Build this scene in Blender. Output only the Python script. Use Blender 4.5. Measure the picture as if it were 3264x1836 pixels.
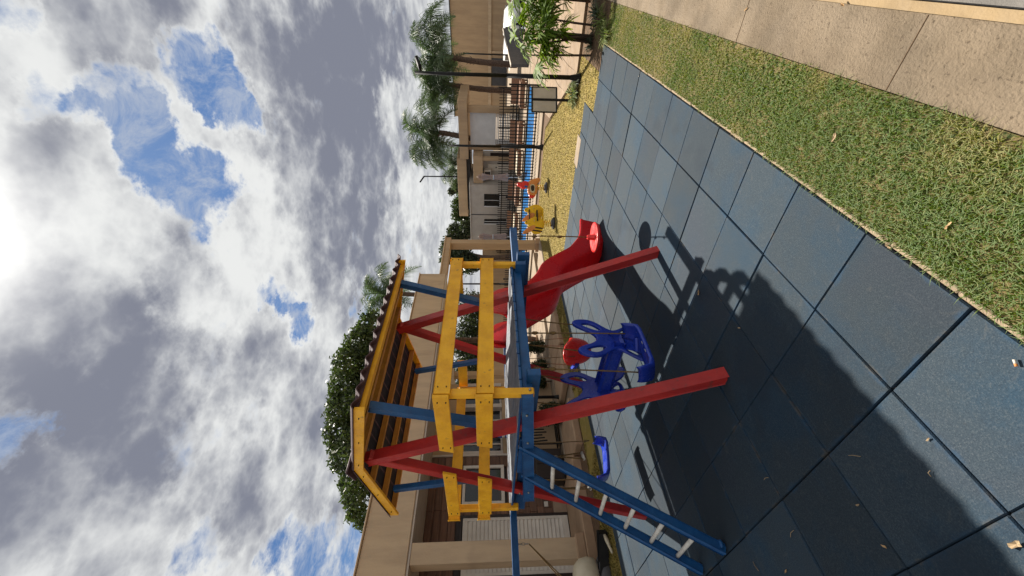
import bpy, bmesh, math, random
import numpy as np
from mathutils import Vector, Matrix
for o in list(bpy.data.objects): bpy.data.objects.remove(o)
S = bpy.context.scene; COL = S.collection
R = math.radians
random.seed(7); rng = np.random.default_rng(7)

# ------------------------------------------------------------------ camera
# scene axes: x runs along the rubber tiles (away to the right), y across them (away to the left), z up
CAMH = 1.75; FPX = 1293.0; PITCH = math.atan(77/FPX); TH = R(38.8)
FWD = Vector((math.cos(TH), math.sin(TH), 0)); RGT = Vector((math.sin(TH), -math.cos(TH), 0))
cd = bpy.data.cameras.new('camera'); cam = bpy.data.objects.new('camera', cd); COL.objects.link(cam)
cd.sensor_fit = 'HORIZONTAL'; cd.sensor_width = 36; cd.lens = FPX/3264*36; cd.clip_start = .05; cd.clip_end = 600
fw = FWD*math.cos(PITCH)-Vector((0, 0, math.sin(PITCH))); up = FWD*math.sin(PITCH)+Vector((0, 0, math.cos(PITCH)))
M = Matrix.Identity(4)
for i in range(3): M[i][0] = -up[i]; M[i][1] = RGT[i]; M[i][2] = -fw[i]
M[2][3] = CAMH; cam.matrix_world = M; S.camera = cam      # the phone was held upright: world up points to picture left

def ray(u, v):
    x = (918-v)/FPX; y = (1632-u)/FPX
    return RGT*x + fw + up*y
def P(u, v, x=None, y=None, z=None):
    r = ray(u, v)
    t = x/r.x if x is not None else (y/r.y if y is not None else (z-CAMH)/r.z)
    q = r*t; q.z += CAMH; return q

# ------------------------------------------------------------------ light
SUN_EL = R(55); SUN_AZ = R(31.5)
sd = Vector((math.cos(SUN_AZ)*math.cos(SUN_EL), math.sin(SUN_AZ)*math.cos(SUN_EL), math.sin(SUN_EL)))
L = bpy.data.lights.new('sun', 'SUN'); L.energy = 5.0; L.angle = R(.8); L.color = (1, .93, .82)
sun = bpy.data.objects.new('sun', L); COL.objects.link(sun); sun.rotation_euler = sd.to_track_quat('Z', 'Y').to_euler(); sun.location = (0, 0, 30)
EXPO = .95
S.view_settings.view_transform = 'Standard'; S.view_settings.look = 'None'; S.view_settings.exposure = EXPO; S.view_settings.gamma = 1
S.view_settings.use_curve_mapping = False

class NT:
    def __init__(s, tree): s.t = tree; s.n = tree.nodes; s.l = tree.links
    def new(s, typ, **kw):
        n = s.n.new(typ)
        for k, v in kw.items(): setattr(n, k, v)
        return n
    def put(s, sock, val):
        if isinstance(val, bpy.types.NodeSocket): s.l.new(val, sock)
        elif isinstance(val, (int, float)):
            sock.default_value = val if sock.type == 'VALUE' else ((val,)*3 if sock.type == 'VECTOR' else (val, val, val, 1))
        else:
            v = tuple(val); sock.default_value = v if len(v) == len(sock.default_value) else v+(1,)
    def math(s, op, a, b=0, c=None, clamp=False):
        n = s.new('ShaderNodeMath', operation=op, use_clamp=clamp); s.put(n.inputs[0], a); s.put(n.inputs[1], b)
        if c is not None: s.put(n.inputs[2], c)
        return n.outputs[0]
    def vmath(s, op, a, b=(0, 0, 0), out=0):
        n = s.new('ShaderNodeVectorMath', operation=op); s.put(n.inputs[0], a)
        if op == 'SCALE': s.put(n.inputs[3], b)
        else: s.put(n.inputs[1], b)
        return n.outputs['Value'] if op in ('DOT_PRODUCT', 'LENGTH') else n.outputs[0]
    def mix(s, f, a, b, mode='MIX'):
        n = s.new('ShaderNodeMix', data_type='RGBA', blend_type=mode); s.put(n.inputs[0], f); s.put(n.inputs[6], a); s.put(n.inputs[7], b); return n.outputs[2]
    def noise(s, vec, scale, detail=4, rough=.55, dist=0, out='Fac'):
        n = s.new('ShaderNodeTexNoise'); s.put(n.inputs['Vector'], vec); s.put(n.inputs['Scale'], scale); s.put(n.inputs['Detail'], detail)
        s.put(n.inputs['Roughness'], rough); s.put(n.inputs['Distortion'], dist); return n.outputs[out]
    def ramp(s, f, lo, hi, a=0., b=1., smooth=True):
        n = s.new('ShaderNodeMapRange', interpolation_type='SMOOTHSTEP' if smooth else 'LINEAR'); n.clamp = True
        for i, v in enumerate((f, lo, hi, a, b)): s.put(n.inputs[i], v)
        return n.outputs[0]

w = bpy.data.worlds.new('World'); S.world = w; w.use_nodes = True; w.node_tree.nodes.clear()
N = NT(w.node_tree)
SKY = .1; K = 1/(SKY*2**EXPO)          # picture value -> node colour
sky = N.new('ShaderNodeTexSky', sky_type='NISHITA'); sky.sun_disc = False; sky.sun_elevation = SUN_EL
sky.sun_rotation = math.pi/2-SUN_AZ; sky.air_density = 1.0; sky.dust_density = .6; sky.ozone_density = 2.0
d = N.new('ShaderNodeTexCoord').outputs['Generated']
dn = N.vmath('NORMALIZE', d)
sep = N.new('ShaderNodeSeparateXYZ'); N.put(sep.inputs[0], dn)
zz = N.math('ADD', N.math('MAXIMUM', sep.outputs[2], 0.0), .16)
cmb = N.new('ShaderNodeCombineXYZ'); N.put(cmb.inputs[0], N.math('DIVIDE', sep.outputs[0], zz)); N.put(cmb.inputs[1], N.math('DIVIDE', sep.outputs[1], zz))
q = cmb.outputs[0]
# irregular directions so that placed openings and banks have ragged edges
wv = N.vmath('SUBTRACT', N.noise(q, 2.3, 7, .6, 0, 'Color'), (.5, .5, .5))
wv2 = N.vmath('SUBTRACT', N.noise(q, 9., 6, .65, 0, 'Color'), (.5, .5, .5))
dw = N.vmath('NORMALIZE', N.vmath('ADD', N.vmath('ADD', dn, N.vmath('SCALE', wv, .20)), N.vmath('SCALE', wv2, .12)))
def spot(u, v, inner, outer):
    r = ray(u, v).normalized(); c = N.vmath('DOT_PRODUCT', dw, tuple(r))
    return N.ramp(c, math.cos(R(outer)), math.cos(R(inner)))
def total(lst):
    a = None
    for f, k in lst:
        t = N.math('MULTIPLY', f, k); a = t if a is None else N.math('ADD', a, t)
    return a
n1 = N.noise(q, 1.6, 12, .58, .1)
n1b = N.noise(q, 5.5, 10, .64, .1)
nn = N.math('ADD', N.math('MULTIPLY', N.math('SUBTRACT', n1, .5), .7), N.math('MULTIPLY', N.math('SUBTRACT', n1b, .5), .85))
holes = total([(spot(400, 330, 0, 4.6), .32), (spot(430, 420, 0, 3.2), .18), (spot(575, 560, 0, 5.8), .40), (spot(500, 500, 0, 5), .16), (spot(670, 250, 0, 4.4), .36), (spot(745, 335, 0, 3.2), .30), (spot(-10, 30, 0, 3), .30), (spot(110, 300, 0, 2.5), .16), (spot(250, 350, 0, 2.4), .18),
               (spot(960, 1020, 0, 4.2), .38), (spot(890, 945, 0, 3), .26), (spot(1075, 1770, 0, 8), .32), (spot(660, 1750, 0, 4), .22), (spot(-40, 1440, 0, 3.2), .32), (spot(1190, 950, 0, 3.5), .25)])
dens = N.math('SUBTRACT', N.math('ADD', nn, .23), holes)
mask = N.ramp(dens, -.14, .12)
sunny = N.vmath('DOT_PRODUCT', dn, tuple(sd))
# shading of the clouds: thick parts are grey, rims and parts towards the sun white
qs = N.vmath('ADD', q, tuple(Vector((sd.x, sd.y, 0))*.05))
n2 = N.noise(qs, 1.2, 6, .5, 0)
def billow(sc, det):           # rounded heaps with creased edges
    a = None; amp = 1.
    for k in range(det):
        t = N.math('MULTIPLY', N.math('ABSOLUTE', N.math('SUBTRACT', N.noise(N.vmath('ADD', q, (3.1*k, 1.7*k, 0)), sc*2**k, 2, .5), .5)), amp); a = t if a is None else N.math('ADD', a, t); amp *= .56
    return a
n3 = billow(2.4, 5)
thick = N.math('ADD', N.math('MULTIPLY', nn, 1.0), N.math('MULTIPLY', N.math('SUBTRACT', n2, .5), 1.5))
thick = N.math('ADD', thick, N.math('MULTIPLY', N.math('SUBTRACT', n3, .17), N.ramp(sep.outputs[2], .05, .5, 1.6, 4.2)))
banks = total([(spot(190, 1240, 0, 14), .55), (spot(350, 1480, 0, 11), .28), (spot(690, 1330, 0, 12), .40), (spot(420, 70, 0, 8), .5), (spot(110, 640, 0, 9), .42), (spot(260, 1050, 0, 8), .25), (spot(620, 1180, 0, 7), .2),
               (spot(1000, 240, 0, 10), .5), (spot(1040, 480, 0, 10), .5), (spot(1000, 40, 0, 12), .5), (spot(1120, 720, 0, 9), .5), (spot(1150, 120, 0, 8), .4), (spot(1180, 420, 0, 7), .35), (spot(1100, 880, 0, 6), .3), (spot(880, 1540, 2, 9), .22), (spot(330, 960, 0, 6), .22), (spot(330, 1790, 0, 9), .15)])
lights = total([(spot(20, 850, 0, 12), .4), (spot(800, 790, 0, 6), .35), (spot(740, 560, 0, 5), .35), (spot(760, 130, 0, 7), .35), (spot(250, 190, 0, 7), .3), (spot(570, 1300, 0, 5), .35), (spot(870, 1430, 0, 5), .25), (spot(430, 720, 0, 9), .15),
                (spot(700, 950, 0, 6), .35), (spot(1280, 330, 0, 4), .35), (spot(1320, 640, 0, 5), .35), (spot(480, 1640, 0, 5), .25)])
shade = N.math('ADD', N.math('ADD', thick, .40), N.math('SUBTRACT', banks, lights))
shade = N.math('SUBTRACT', shade, N.ramp(dens, .22, .0, 0., .35))
shade = N.ramp(shade, -.45, 1.30)
cl = N.mix(shade, (.84*K, .85*K, .84*K), (.225*K, .24*K, .30*K))
glow = N.math('POWER', N.math('MAXIMUM', sunny, 0.), 130.)
cl = N.mix(N.math('MULTIPLY', glow, .85, clamp=True), cl, (2.2*K, 2.15*K, 2.05*K))
low = N.ramp(sep.outputs[2], .02, .35, .35, 0.)
blue = N.mix(low, N.mix(1.0, sky.outputs[0], (.22, .315, .42), 'MULTIPLY'), (.52*K, .60*K, .70*K))
veil = N.math('MULTIPLY', N.ramp(N.noise(N.vmath('MULTIPLY', q, (1.3, 1.8, 1)), 5.0, 10, .72, .6), .38, .68), .75)
blue = N.mix(veil, blue, (.50*K, .55*K, .64*K))
skyc = N.mix(mask, blue, cl)
bg = N.new('ShaderNodeBackground'); N.put(bg.inputs[0], skyc); bg.inputs[1].default_value = SKY
N.l.new(bg.outputs[0], N.new('ShaderNodeOutputWorld').inputs[0])

# ------------------------------------------------------------------ materials
MATS = {}
def mat(name, col, rough=.6, col2=None, nscale=6., bump=0., bscale=40., spec=.4, metal=0., speck=None, stretch=(1, 1, 1), trans=None, rnd=0., coat=0.):
    if name in MATS: return MATS[name]
    m = bpy.data.materials.new(name); m.use_nodes = True; T = NT(m.node_tree)
    b = m.node_tree.nodes['Principled BSDF']; out = m.node_tree.nodes['Material Output']
    tc = T.new('ShaderNodeNewGeometry').outputs['Position']
    v = T.vmath('MULTIPLY', tc, stretch) if stretch != (1, 1, 1) else tc
    c = col
    if col2 is not None:
        f = T.ramp(T.noise(v, nscale, 7, .62), .36, .66); c = T.mix(f, col, col2)
    if speck is not None:
        sc, lo, hi, scol = speck
        c = T.mix(T.ramp(T.noise(tc, sc, 3, .6), lo, hi), c, scol)
    if rnd:
        oi = T.new('ShaderNodeObjectInfo').outputs['Random']
        c = T.mix(1.0, c, T.new('ShaderNodeCombineColor').outputs[0], 'MULTIPLY') if False else c
        k = T.math('ADD', 1-rnd/2, T.math('MULTIPLY', oi, rnd)); cc = T.new('ShaderNodeCombineXYZ')
        for i in range(3): T.put(cc.inputs[i], k)
        c = T.mix(1.0, c, cc.outputs[0], 'MULTIPLY')
    T.put(b.inputs['Base Color'], c); b.inputs['Metallic'].default_value = metal
    b.inputs['Specular IOR Level'].default_value = spec; b.inputs['Coat Weight'].default_value = coat
    rn = T.ramp(T.noise(tc, nscale*2.3, 5, .6), .3, .7, max(rough-.1, .03), min(rough+.1, 1)); T.put(b.inputs['Roughness'], rn)
    if bump:
        bn = T.new('ShaderNodeBump'); bn.inputs['Strength'].default_value = bump; bn.inputs['Distance'].default_value = .02
        T.put(bn.inputs['Height'], T.noise(v, bscale, 6, .65)); T.l.new(bn.outputs[0], b.inputs['Normal'])
    if trans:
        tr = T.new('ShaderNodeBsdfTranslucent'); T.put(tr.inputs[0], trans); mx = T.new('ShaderNodeMixShader'); mx.inputs[0].default_value = .35
        T.l.new(b.outputs[0], mx.inputs[1]); T.l.new(tr.outputs[0], mx.inputs[2]); T.l.new(mx.outputs[0], out.inputs[0])
    MATS[name] = m; return m

def rubber():
    m = bpy.data.materials.new('rubber granules'); m.use_nodes = True; T = NT(m.node_tree); b = m.node_tree.nodes['Principled BSDF']
    p = T.new('ShaderNodeNewGeometry').outputs['Position']
    worn = T.ramp(T.noise(p, 1.7, 6, .65), .34, .56)                       # blue paint worn to grey rubber
    c = T.mix(worn, (.012, .033, .056), (.021, .0345, .047))
    c = T.mix(T.ramp(T.noise(p, .8, 4, .6), .50, .66, 0, .5), c, (.024, .032, .048))
    g = T.noise(p, 170, 3, .7)
    c = T.mix(T.ramp(g, .50, .72, 0, .5), c, (.075, .085, .092)); c = T.mix(T.ramp(g, .50, .30, 0, .5), c, (.008, .013, .022))
    c = T.mix(T.ramp(T.noise(p, 7, 6, .7, 1.2), .58, .72, 0, .25), c, (.085, .083, .075))
    oi = T.new('ShaderNodeObjectInfo').outputs['Random']; k = T.math('ADD', .72, T.math('MULTIPLY', oi, .5)); cc = T.new('ShaderNodeCombineXYZ')
    for i in range(3): T.put(cc.inputs[i], k)
    c = T.mix(1., c, cc.outputs[0], 'MULTIPLY')
    # blue paint survives along the rims of each tile
    lp = T.new('ShaderNodeTexCoord').outputs['Generated']; sp = T.new('ShaderNodeSeparateXYZ'); T.put(sp.inputs[0], lp)
    ex = T.math('ABSOLUTE', T.math('SUBTRACT', sp.outputs[0], .5)); ey = T.math('ABSOLUTE', T.math('SUBTRACT', sp.outputs[1], .5))
    rim = T.ramp(T.math('ADD', T.math('MAXIMUM', ex, ey), T.math('MULTIPLY', T.math('SUBTRACT', T.noise(p, 9, 5, .65), .5), .22)), .46, .53, 0, .4)
    c = T.mix(rim, c, (.009, .048, .105))
    dust = T.math('MULTIPLY', T.ramp(T.math('MAXIMUM', ex, ey), .465, .495), T.ramp(T.noise(p, 5, 5, .7), .52, .66, 0, .55))
    c = T.mix(dust, c, (.085, .07, .05))                                    # sand and dirt gathered along some joints
    scuff = T.ramp(T.noise(T.vmath('MULTIPLY', p, (3, 14, 1)), 2.2, 7, .7, 1.5), .60, .70, 0, .22); c = T.mix(scuff, c, (.075, .082, .088))
    dark_patch = T.ramp(T.noise(T.vmath('ADD', p, (9, 4, 0)), 1.1, 5, .6), .56, .64, 0, .45); c = T.mix(dark_patch, c, (.011, .019, .030))  # broad soft-edged patches of darker tone, placed by noise
    T.put(b.inputs['Base Color'], c); b.inputs['Roughness'].default_value = .78; b.inputs['Specular IOR Level'].default_value = .24
    bn = T.new('ShaderNodeBump'); bn.inputs['Strength'].default_value = .5; bn.inputs['Distance'].default_value = .006; T.put(bn.inputs['Height'], g); T.l.new(bn.outputs[0], b.inputs['Normal'])
    return m
def leafmat(name, c1, c2, tr, rough=.45):
    m = bpy.data.materials.new(name); m.use_nodes = True; T = NT(m.node_tree); b = m.node_tree.nodes['Principled BSDF']; out = m.node_tree.nodes['Material Output']
    at = T.new('ShaderNodeAttribute', attribute_name='tint'); f = at.outputs['Fac']
    T.put(b.inputs['Base Color'], T.mix(f, c1, c2)); b.inputs['Roughness'].default_value = rough; b.inputs['Specular IOR Level'].default_value = .3
    t = T.new('ShaderNodeBsdfTranslucent'); T.put(t.inputs[0], tr); mx = T.new('ShaderNodeMixShader'); mx.inputs[0].default_value = .3
    T.l.new(b.outputs[0], mx.inputs[1]); T.l.new(t.outputs[0], mx.inputs[2]); T.l.new(mx.outputs[0], out.inputs[0]); return m

RUB = rubber()
M_under = mat('mat underside', (.006, .012, .022), .9, (.05, .04, .028), 5)
M_red = mat('red painted wood', (.42, .022, .018), .5, (.32, .018, .018), 9, .35, 30, stretch=(1, 1, .25), speck=(15, .60, .74, (.20, .035, .03)))
M_yel = mat('yellow painted wood', (.85, .45, .016), .45, (.70, .34, .012), 7, .3, 34, speck=(16, .62, .75, (.48, .25, .03)))
M_blu = mat('blue painted wood', (.010, .085, .24), .45, (.008, .06, .18), 8, .3, 32, speck=(17, .62, .74, (.035, .12, .24)))
M_och = mat('ochre rafter wood', (.50, .23, .03), .6, (.38, .17, .03), 9, .3, 30)
M_deck = mat('worn grey deck wood', (.23, .24, .26), .75, (.10, .12, .155), 5, .4, 26, stretch=(14, 1.2, 6))
M_tile = mat('brown corrugated roofing', (.085, .045, .05), .75, (.06, .032, .038), 8, .3, 40)
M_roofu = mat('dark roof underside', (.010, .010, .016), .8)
M_slide = mat('red slide plastic', (.62, .02, .024), .32, (.52, .02, .03), 3, .03, 20, spec=.45, trans=(.38, .012, .02))
M_redp = mat('red moulded plastic', (.62, .02, .016), .3, (.52, .018, .016), 5, .05, 30, spec=.5)
M_blup = mat('blue moulded plastic', (.014, .042, .38), .24, (.01, .032, .30), 5, .04, 25, spec=.5)
M_rope = mat('brown rope', (.20, .125, .045), .9, (.12, .075, .03), 60, .6, 160)
M_white = mat('white painted rung', (.70, .67, .60), .5, (.5, .47, .42), 14, .2, 50)
M_steel = mat('galvanised steel', (.38, .36, .33), .45, (.2, .18, .16), 30, .1, 60, metal=.8)
M_black = mat('black painted metal', (.009, .009, .010), .55, (.015, .014, .013), 12, spec=.2)
M_beige = mat('beige rough render', (.52, .385, .245), .85, (.42, .31, .20), 2.2, .35, 90, stretch=(1.6, 1.6, .3), speck=(1.1, .60, .80, (.34, .25, .165)))
M_beige2 = mat('tan smooth render', (.42, .295, .175), .85, (.345, .24, .145), 1.6, .2, 60, stretch=(1.6, 1.6, .3))
M_soff = mat('soffit paint', (.50, .44, .37), .85, (.45, .39, .33), 4, .1, 40)
M_wood = mat('brown wood cladding', (.165, .085, .05), .6, (.085, .042, .026), 3.2, .3, 22, stretch=(.5, 1, 9), rnd=.5)
M_door = mat('white door paint', (.62, .57, .49), .5, (.55, .5, .43), 6)
M_glass = mat('dark window glass', (.012, .014, .015), .08, spec=.6)
M_conc = mat('concrete walkway', (.215, .165, .112), .9, (.13, .098, .064), 1.8, .8, 75, speck=(46, .60, .70, (.10, .072, .046)))
M_pale = mat('pale concrete', (.26, .20, .14), .9, (.21, .16, .11), 2.4, .3, 60)
M_slab = mat('porch slab', (.37, .245, .15), .85, (.29, .19, .115), 3, .3, 60)
M_road = mat('asphalt', (.18, .165, .15), .9, (.14, .13, .118), 5, .5, 150)
M_line = mat('pale painted kerb', (.27, .19, .10), .8, (.22, .155, .082), 6, .3, 70)
M_edge = mat('stone edging', (.30, .225, .15), .85, (.22, .165, .11), 12, .4, 60)
M_soil = mat('brown soil', (.125, .07, .035), .95, (.075, .045, .022), 12, .6, 45)
M_grassb = mat('turf ground', (.075, .068, .02), .95, (.15, .11, .045), 4, .6, 60, speck=(26, .50, .66, (.03, .048, .008)))
M_turf = mat('dry yellow lawn', (.235, .172, .035), .95, (.19, .145, .03), 2.4, .5, 70, speck=(9, .57, .70, (.30, .20, .09)))
M_water = mat('pool water', (.012, .16, .46), .12, (.02, .20, .5), 1.2, .2, 6, spec=.5)
M_pave = mat('beige paving', (.25, .175, .11), .85, (.20, .14, .09), 3, .3, 60, rnd=.15)
M_trunk = mat('shaggy palm trunk', (.15, .10, .075), .9, (.075, .05, .038), 14, .6, 30)
M_bark = mat('brown bark', (.11, .075, .05), .9, (.06, .04, .028), 10, .6, 28)
M_canvas = mat('pink beige canvas', (.40, .27, .20), .85, (.30, .20, .15), 8, .2, 30)
M_signp = mat('grey sign panel', (.52, .47, .39), .7, (.46, .41, .34), 5)
M_grey = mat('dark grey wall paint', (.075, .073, .075), .8, (.06, .058, .06), 4, .1, 40)
M_annex = mat('cool beige render', (.42, .385, .34), .85, (.37, .335, .295), 2, .2, 40)
M_wwall = mat('white wall', (.62, .62, .62), .8, (.55, .55, .55), 2)
M_car = mat('white car paint', (.72, .72, .72), .2, coat=.6)
M_tyre = mat('black tyre', (.012, .012, .012), .8)
M_wick = mat('brown wicker', (.24, .12, .065), .8, (.16, .08, .045), 30, .4, 60)
M_bee = mat('yellow rider panel', (.75, .47, .012), .4, (.66, .40, .01), 6)
M_dark = mat('dark brown panel', (.02, .011, .008), .5)
M_wing = mat('orange rider panel', (.62, .25, .07), .45, (.55, .2, .05), 6)
M_crm = mat('cream plastic', (.52, .46, .33), .5, (.46, .4, .28), 5)
M_leaf = mat('dry leaf', (.40, .26, .13), .8, (.30, .18, .08), 40)
M_bluep = mat('blue bottle plastic', (.02, .08, .3), .3)
LF_tree = leafmat('tree leaves', (.018, .032, .012), (.075, .10, .032), (.06, .10, .015))
LF_hedge = leafmat('hedge leaves', (.02, .03, .016), (.07, .085, .035), (.04, .06, .015))
LF_palm = leafmat('palm leaves', (.028, .055, .03), (.095, .14, .065), (.09, .15, .04))
LF_lady = leafmat('lady palm leaves', (.03, .072, .006), (.15, .23, .014), (.22, .36, .012), .6)
LF_spid = leafmat('spider plant leaves', (.05, .085, .012), (.19, .23, .055), (.14, .19, .03), .65)
LF_grey = leafmat('grey green plant leaves', (.05, .065, .045), (.13, .16, .10), (.06, .08, .03))
LF_grass = leafmat('green grass blades', (.058, .118, .008), (.27, .22, .06), (.20, .26, .018), .55)
LF_dry = leafmat('dry grass blades', (.14, .12, .026), (.235, .17, .05), (.16, .125, .02), .65)

# ------------------------------------------------------------------ mesh helpers
def tag(o, label=None, cat=None, group=None, kind=None):
    if label: o['label'] = label
    if cat: o['category'] = cat
    if group: o['group'] = group
    if kind: o['kind'] = kind
    return o
def thing(name, loc, label, cat, group=None):
    o = bpy.data.objects.new(name, None); COL.objects.link(o); o.location = loc; o.empty_display_size = .1
    return tag(o, label, cat, group)
def wloc(o):
    v = Vector((0, 0, 0))
    while o is not None: v = v+o.location; o = o.parent
    return v
def link(name, me, parent=None, loc=(0, 0, 0)):
    o = bpy.data.objects.new(name, me); COL.objects.link(o)
    if parent is not None: o.parent = parent; o.location = Vector(loc)-wloc(parent)
    else: o.location = loc
    return o
def mesh(name, vs, fs, m, parent=None, smooth=False, tint=None):
    vs = np.asarray(vs, dtype=float); lo = vs.min(0); hi = vs.max(0); c = (lo+hi)/2; c[2] = lo[2]
    me = bpy.data.meshes.new(name); me.from_pydata((vs-c).tolist(), [], fs)
    for mm in (m if isinstance(m, (list, tuple)) else [m]): me.materials.append(mm)
    if smooth:
        me.polygons.foreach_set('use_smooth', [True]*len(me.polygons))
    if tint is not None:
        a = me.attributes.new('tint', 'FLOAT', 'POINT'); a.data.foreach_set('value', np.asarray(tint, dtype=np.float32))
    me.update(); return link(name, me, parent, c)
def bm2obj(name, bm, m, parent=None, smooth=False):
    vs = [v.co.copy() for v in bm.verts]; lo = Vector([min(v[i] for v in vs) for i in range(3)]); hi = Vector([max(v[i] for v in vs) for i in range(3)])
    c = (lo+hi)/2; c.z = lo.z
    for v in bm.verts: v.co -= c
    me = bpy.data.meshes.new(name); bm.to_mesh(me); bm.free()
    for mm in (m if isinstance(m, (list, tuple)) else [m]): me.materials.append(mm)
    if smooth: me.polygons.foreach_set('use_smooth', [True]*len(me.polygons))
    return link(name, me, parent, c)
def bm_box(bm, lo, hi, bev=0.):
    r = bmesh.ops.create_cube(bm, size=1.0); vs = r['verts']
    for v in vs: v.co = Vector([lo[i]+(v.co[i]+.5)*(hi[i]-lo[i]) for i in range(3)])
    if bev: bmesh.ops.bevel(bm, geom=list({e for v in vs for e in v.link_edges}), offset=bev, segments=1, affect='EDGES')
def box(name, lo, hi, m, parent=None, bev=.004):
    bm = bmesh.new(); bm_box(bm, lo, hi, bev); return bm2obj(name, bm, m, parent)
def bm_beam(bm, p0, p1, wd, ht, side=None, bev=.004, wd2=None, ht2=None):
    p0 = Vector(p0); p1 = Vector(p1); ax = (p1-p0).normalized()
    s = Vector(side) if side is not None else (ax.cross(Vector((0, 0, 1))) if abs(ax.z) < .95 else Vector((1, 0, 0)))
    s = (s-ax*s.dot(ax)).normalized(); t = s.cross(ax).normalized()
    r = bmesh.ops.create_cube(bm, size=1.0); vs = r['verts']
    for v in vs:
        e = v.co.x > 0; a, b = (wd2 or wd, ht2 or ht) if e else (wd, ht)
        v.co = (p1 if e else p0)+s*(v.co.y*a)+t*(v.co.z*b)
    if bev: bmesh.ops.bevel(bm, geom=list({e for v in vs for e in v.link_edges}), offset=bev, segments=1, affect='EDGES')
def beam(name, p0, p1, wd, ht, m, parent=None, side=None, bev=.004, **k):
    bm = bmesh.new(); bm_beam(bm, p0, p1, wd, ht, side, bev, **k); bmesh.ops.recalc_face_normals(bm, faces=bm.faces[:]); return bm2obj(name, bm, m, parent)
def tube_geo(pts, rad, n=8, cap=True):
    pts = [Vector(p) for p in pts]; rr = rad if isinstance(rad, (list, tuple)) else [rad]*len(pts); vs = []; fs = []; prev = None
    for i, p in enumerate(pts):
        t = (pts[min(i+1, len(pts)-1)]-pts[max(i-1, 0)]).normalized()
        s = t.orthogonal().normalized() if prev is None else (prev-t*prev.dot(t)).normalized()
        prev = s; u2 = t.cross(s)
        for k in range(n):
            a = 2*math.pi*k/n; vs.append(p+(s*math.cos(a)+u2*math.sin(a))*rr[i])
    for i in range(len(pts)-1):
        for k in range(n): fs.append((i*n+k, i*n+(k+1) % n, (i+1)*n+(k+1) % n, (i+1)*n+k))
    if cap: fs.append(tuple(range(n-1, -1, -1))); fs.append(tuple((len(pts)-1)*n+k for k in range(n)))
    return [tuple(v) for v in vs], fs
def tube(name, pts, rad, m, parent=None, n=8):
    v, f = tube_geo(pts, rad, n); return mesh(name, v, f, m, parent, smooth=True)
def merge(parts):
    vs = []; fs = []
    for v, f in parts:
        o = len(vs); vs += list(v); fs += [tuple(i+o for i in q) for q in f]
    return vs, fs
def lathe(name, prof, center, m, parent=None, n=24, axis='Z'):
    vs = []; fs = []; c = Vector(center)
    for r_, z_ in prof:
        for k in range(n):
            a = 2*math.pi*k/n; vs.append((c.x+r_*math.cos(a), c.y+r_*math.sin(a), c.z+z_))
    for i in range(len(prof)-1):
        for k in range(n): fs.append((i*n+k, i*n+(k+1) % n, (i+1)*n+(k+1) % n, (i+1)*n+k))
    fs.append(tuple(range(n-1, -1, -1))); fs.append(tuple((len(prof)-1)*n+k for k in range(n)))
    return mesh(name, vs, fs, m, parent, smooth=True)
def smooth_loop(pts, it=2):
    pts = [Vector(p) for p in pts]
    for _ in range(it):
        o = []
        for i in range(len(pts)):
            a, b = pts[i], pts[(i+1) % len(pts)]; o += [a*.75+b*.25, a*.25+b*.75]
        pts = o
    return pts
def plate(name, outer, holes, thick, frame, m, parent=None, bev=.006, it=2):
    """flat board with rounded outline and holes; frame = (origin, e1, e2), outline in (e1,e2) metres"""
    cu = bpy.data.curves.new(name, 'CURVE'); cu.dimensions = '2D'; cu.fill_mode = 'BOTH'; cu.extrude = thick/2-bev; cu.bevel_depth = bev; cu.bevel_resolution = 1
    for lp in [outer]+list(holes):
        pts = smooth_loop([(p[0], p[1], 0) for p in lp], it); sp = cu.splines.new('POLY'); sp.points.add(len(pts)-1); sp.use_cyclic_u = True
        for i, p in enumerate(pts): sp.points[i].co = (p.x, p.y, 0, 1)
    o = bpy.data.objects.new('tmp', cu); COL.objects.link(o); dg = bpy.context.evaluated_depsgraph_get(); dg.update()
    me = bpy.data.meshes.new_from_object(o.evaluated_get(dg)); bpy.data.objects.remove(o)
    og, e1, e2 = [Vector(x) for x in frame]; e1.normalize(); e2.normalize(); e3 = e1.cross(e2)
    vs = [og+e1*v.co.x+e2*v.co.y+e3*v.co.z for v in me.vertices]; fs = [tuple(p.vertices) for p in me.polygons]
    bpy.data.meshes.remove(me)
    return mesh(name, [tuple(v) for v in vs], fs, m, parent)
def sheet(name, pts, z, m, parent=None, kind='structure', thick=.03):
    n = len(pts); vs = [(p[0], p[1], z) for p in pts]+[(p[0], p[1], z-thick) for p in pts]
    fs = [tuple(range(n)), tuple(range(2*n-1, n-1, -1))]+[(i, i+n, (i+1) % n+n, (i+1) % n) for i in range(n)]
    bm = bmesh.new(); bv = [bm.verts.new(v) for v in vs]
    for f in fs: bm.faces.new([bv[i] for i in f])
    bmesh.ops.recalc_face_normals(bm, faces=bm.faces[:]); o = bm2obj(name, bm, m, parent)
    if parent is None: tag(o, kind=kind)
    return o
def copy_of(o, parent, loc=None):
    c = o.copy(); COL.objects.link(c); c.parent = parent
    if loc is not None: c.location = Vector(loc)-(wloc(parent) if parent else Vector())
    return c
def bolts(parent, pts, r=.011, axis=(1, 0, 0), m=None):
    for p in pts:
        a = Vector(axis).normalized(); tube('bolt', [Vector(p), Vector(p)+a*.012], [r, r*.7], m or M_steel, parent, 8)

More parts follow.
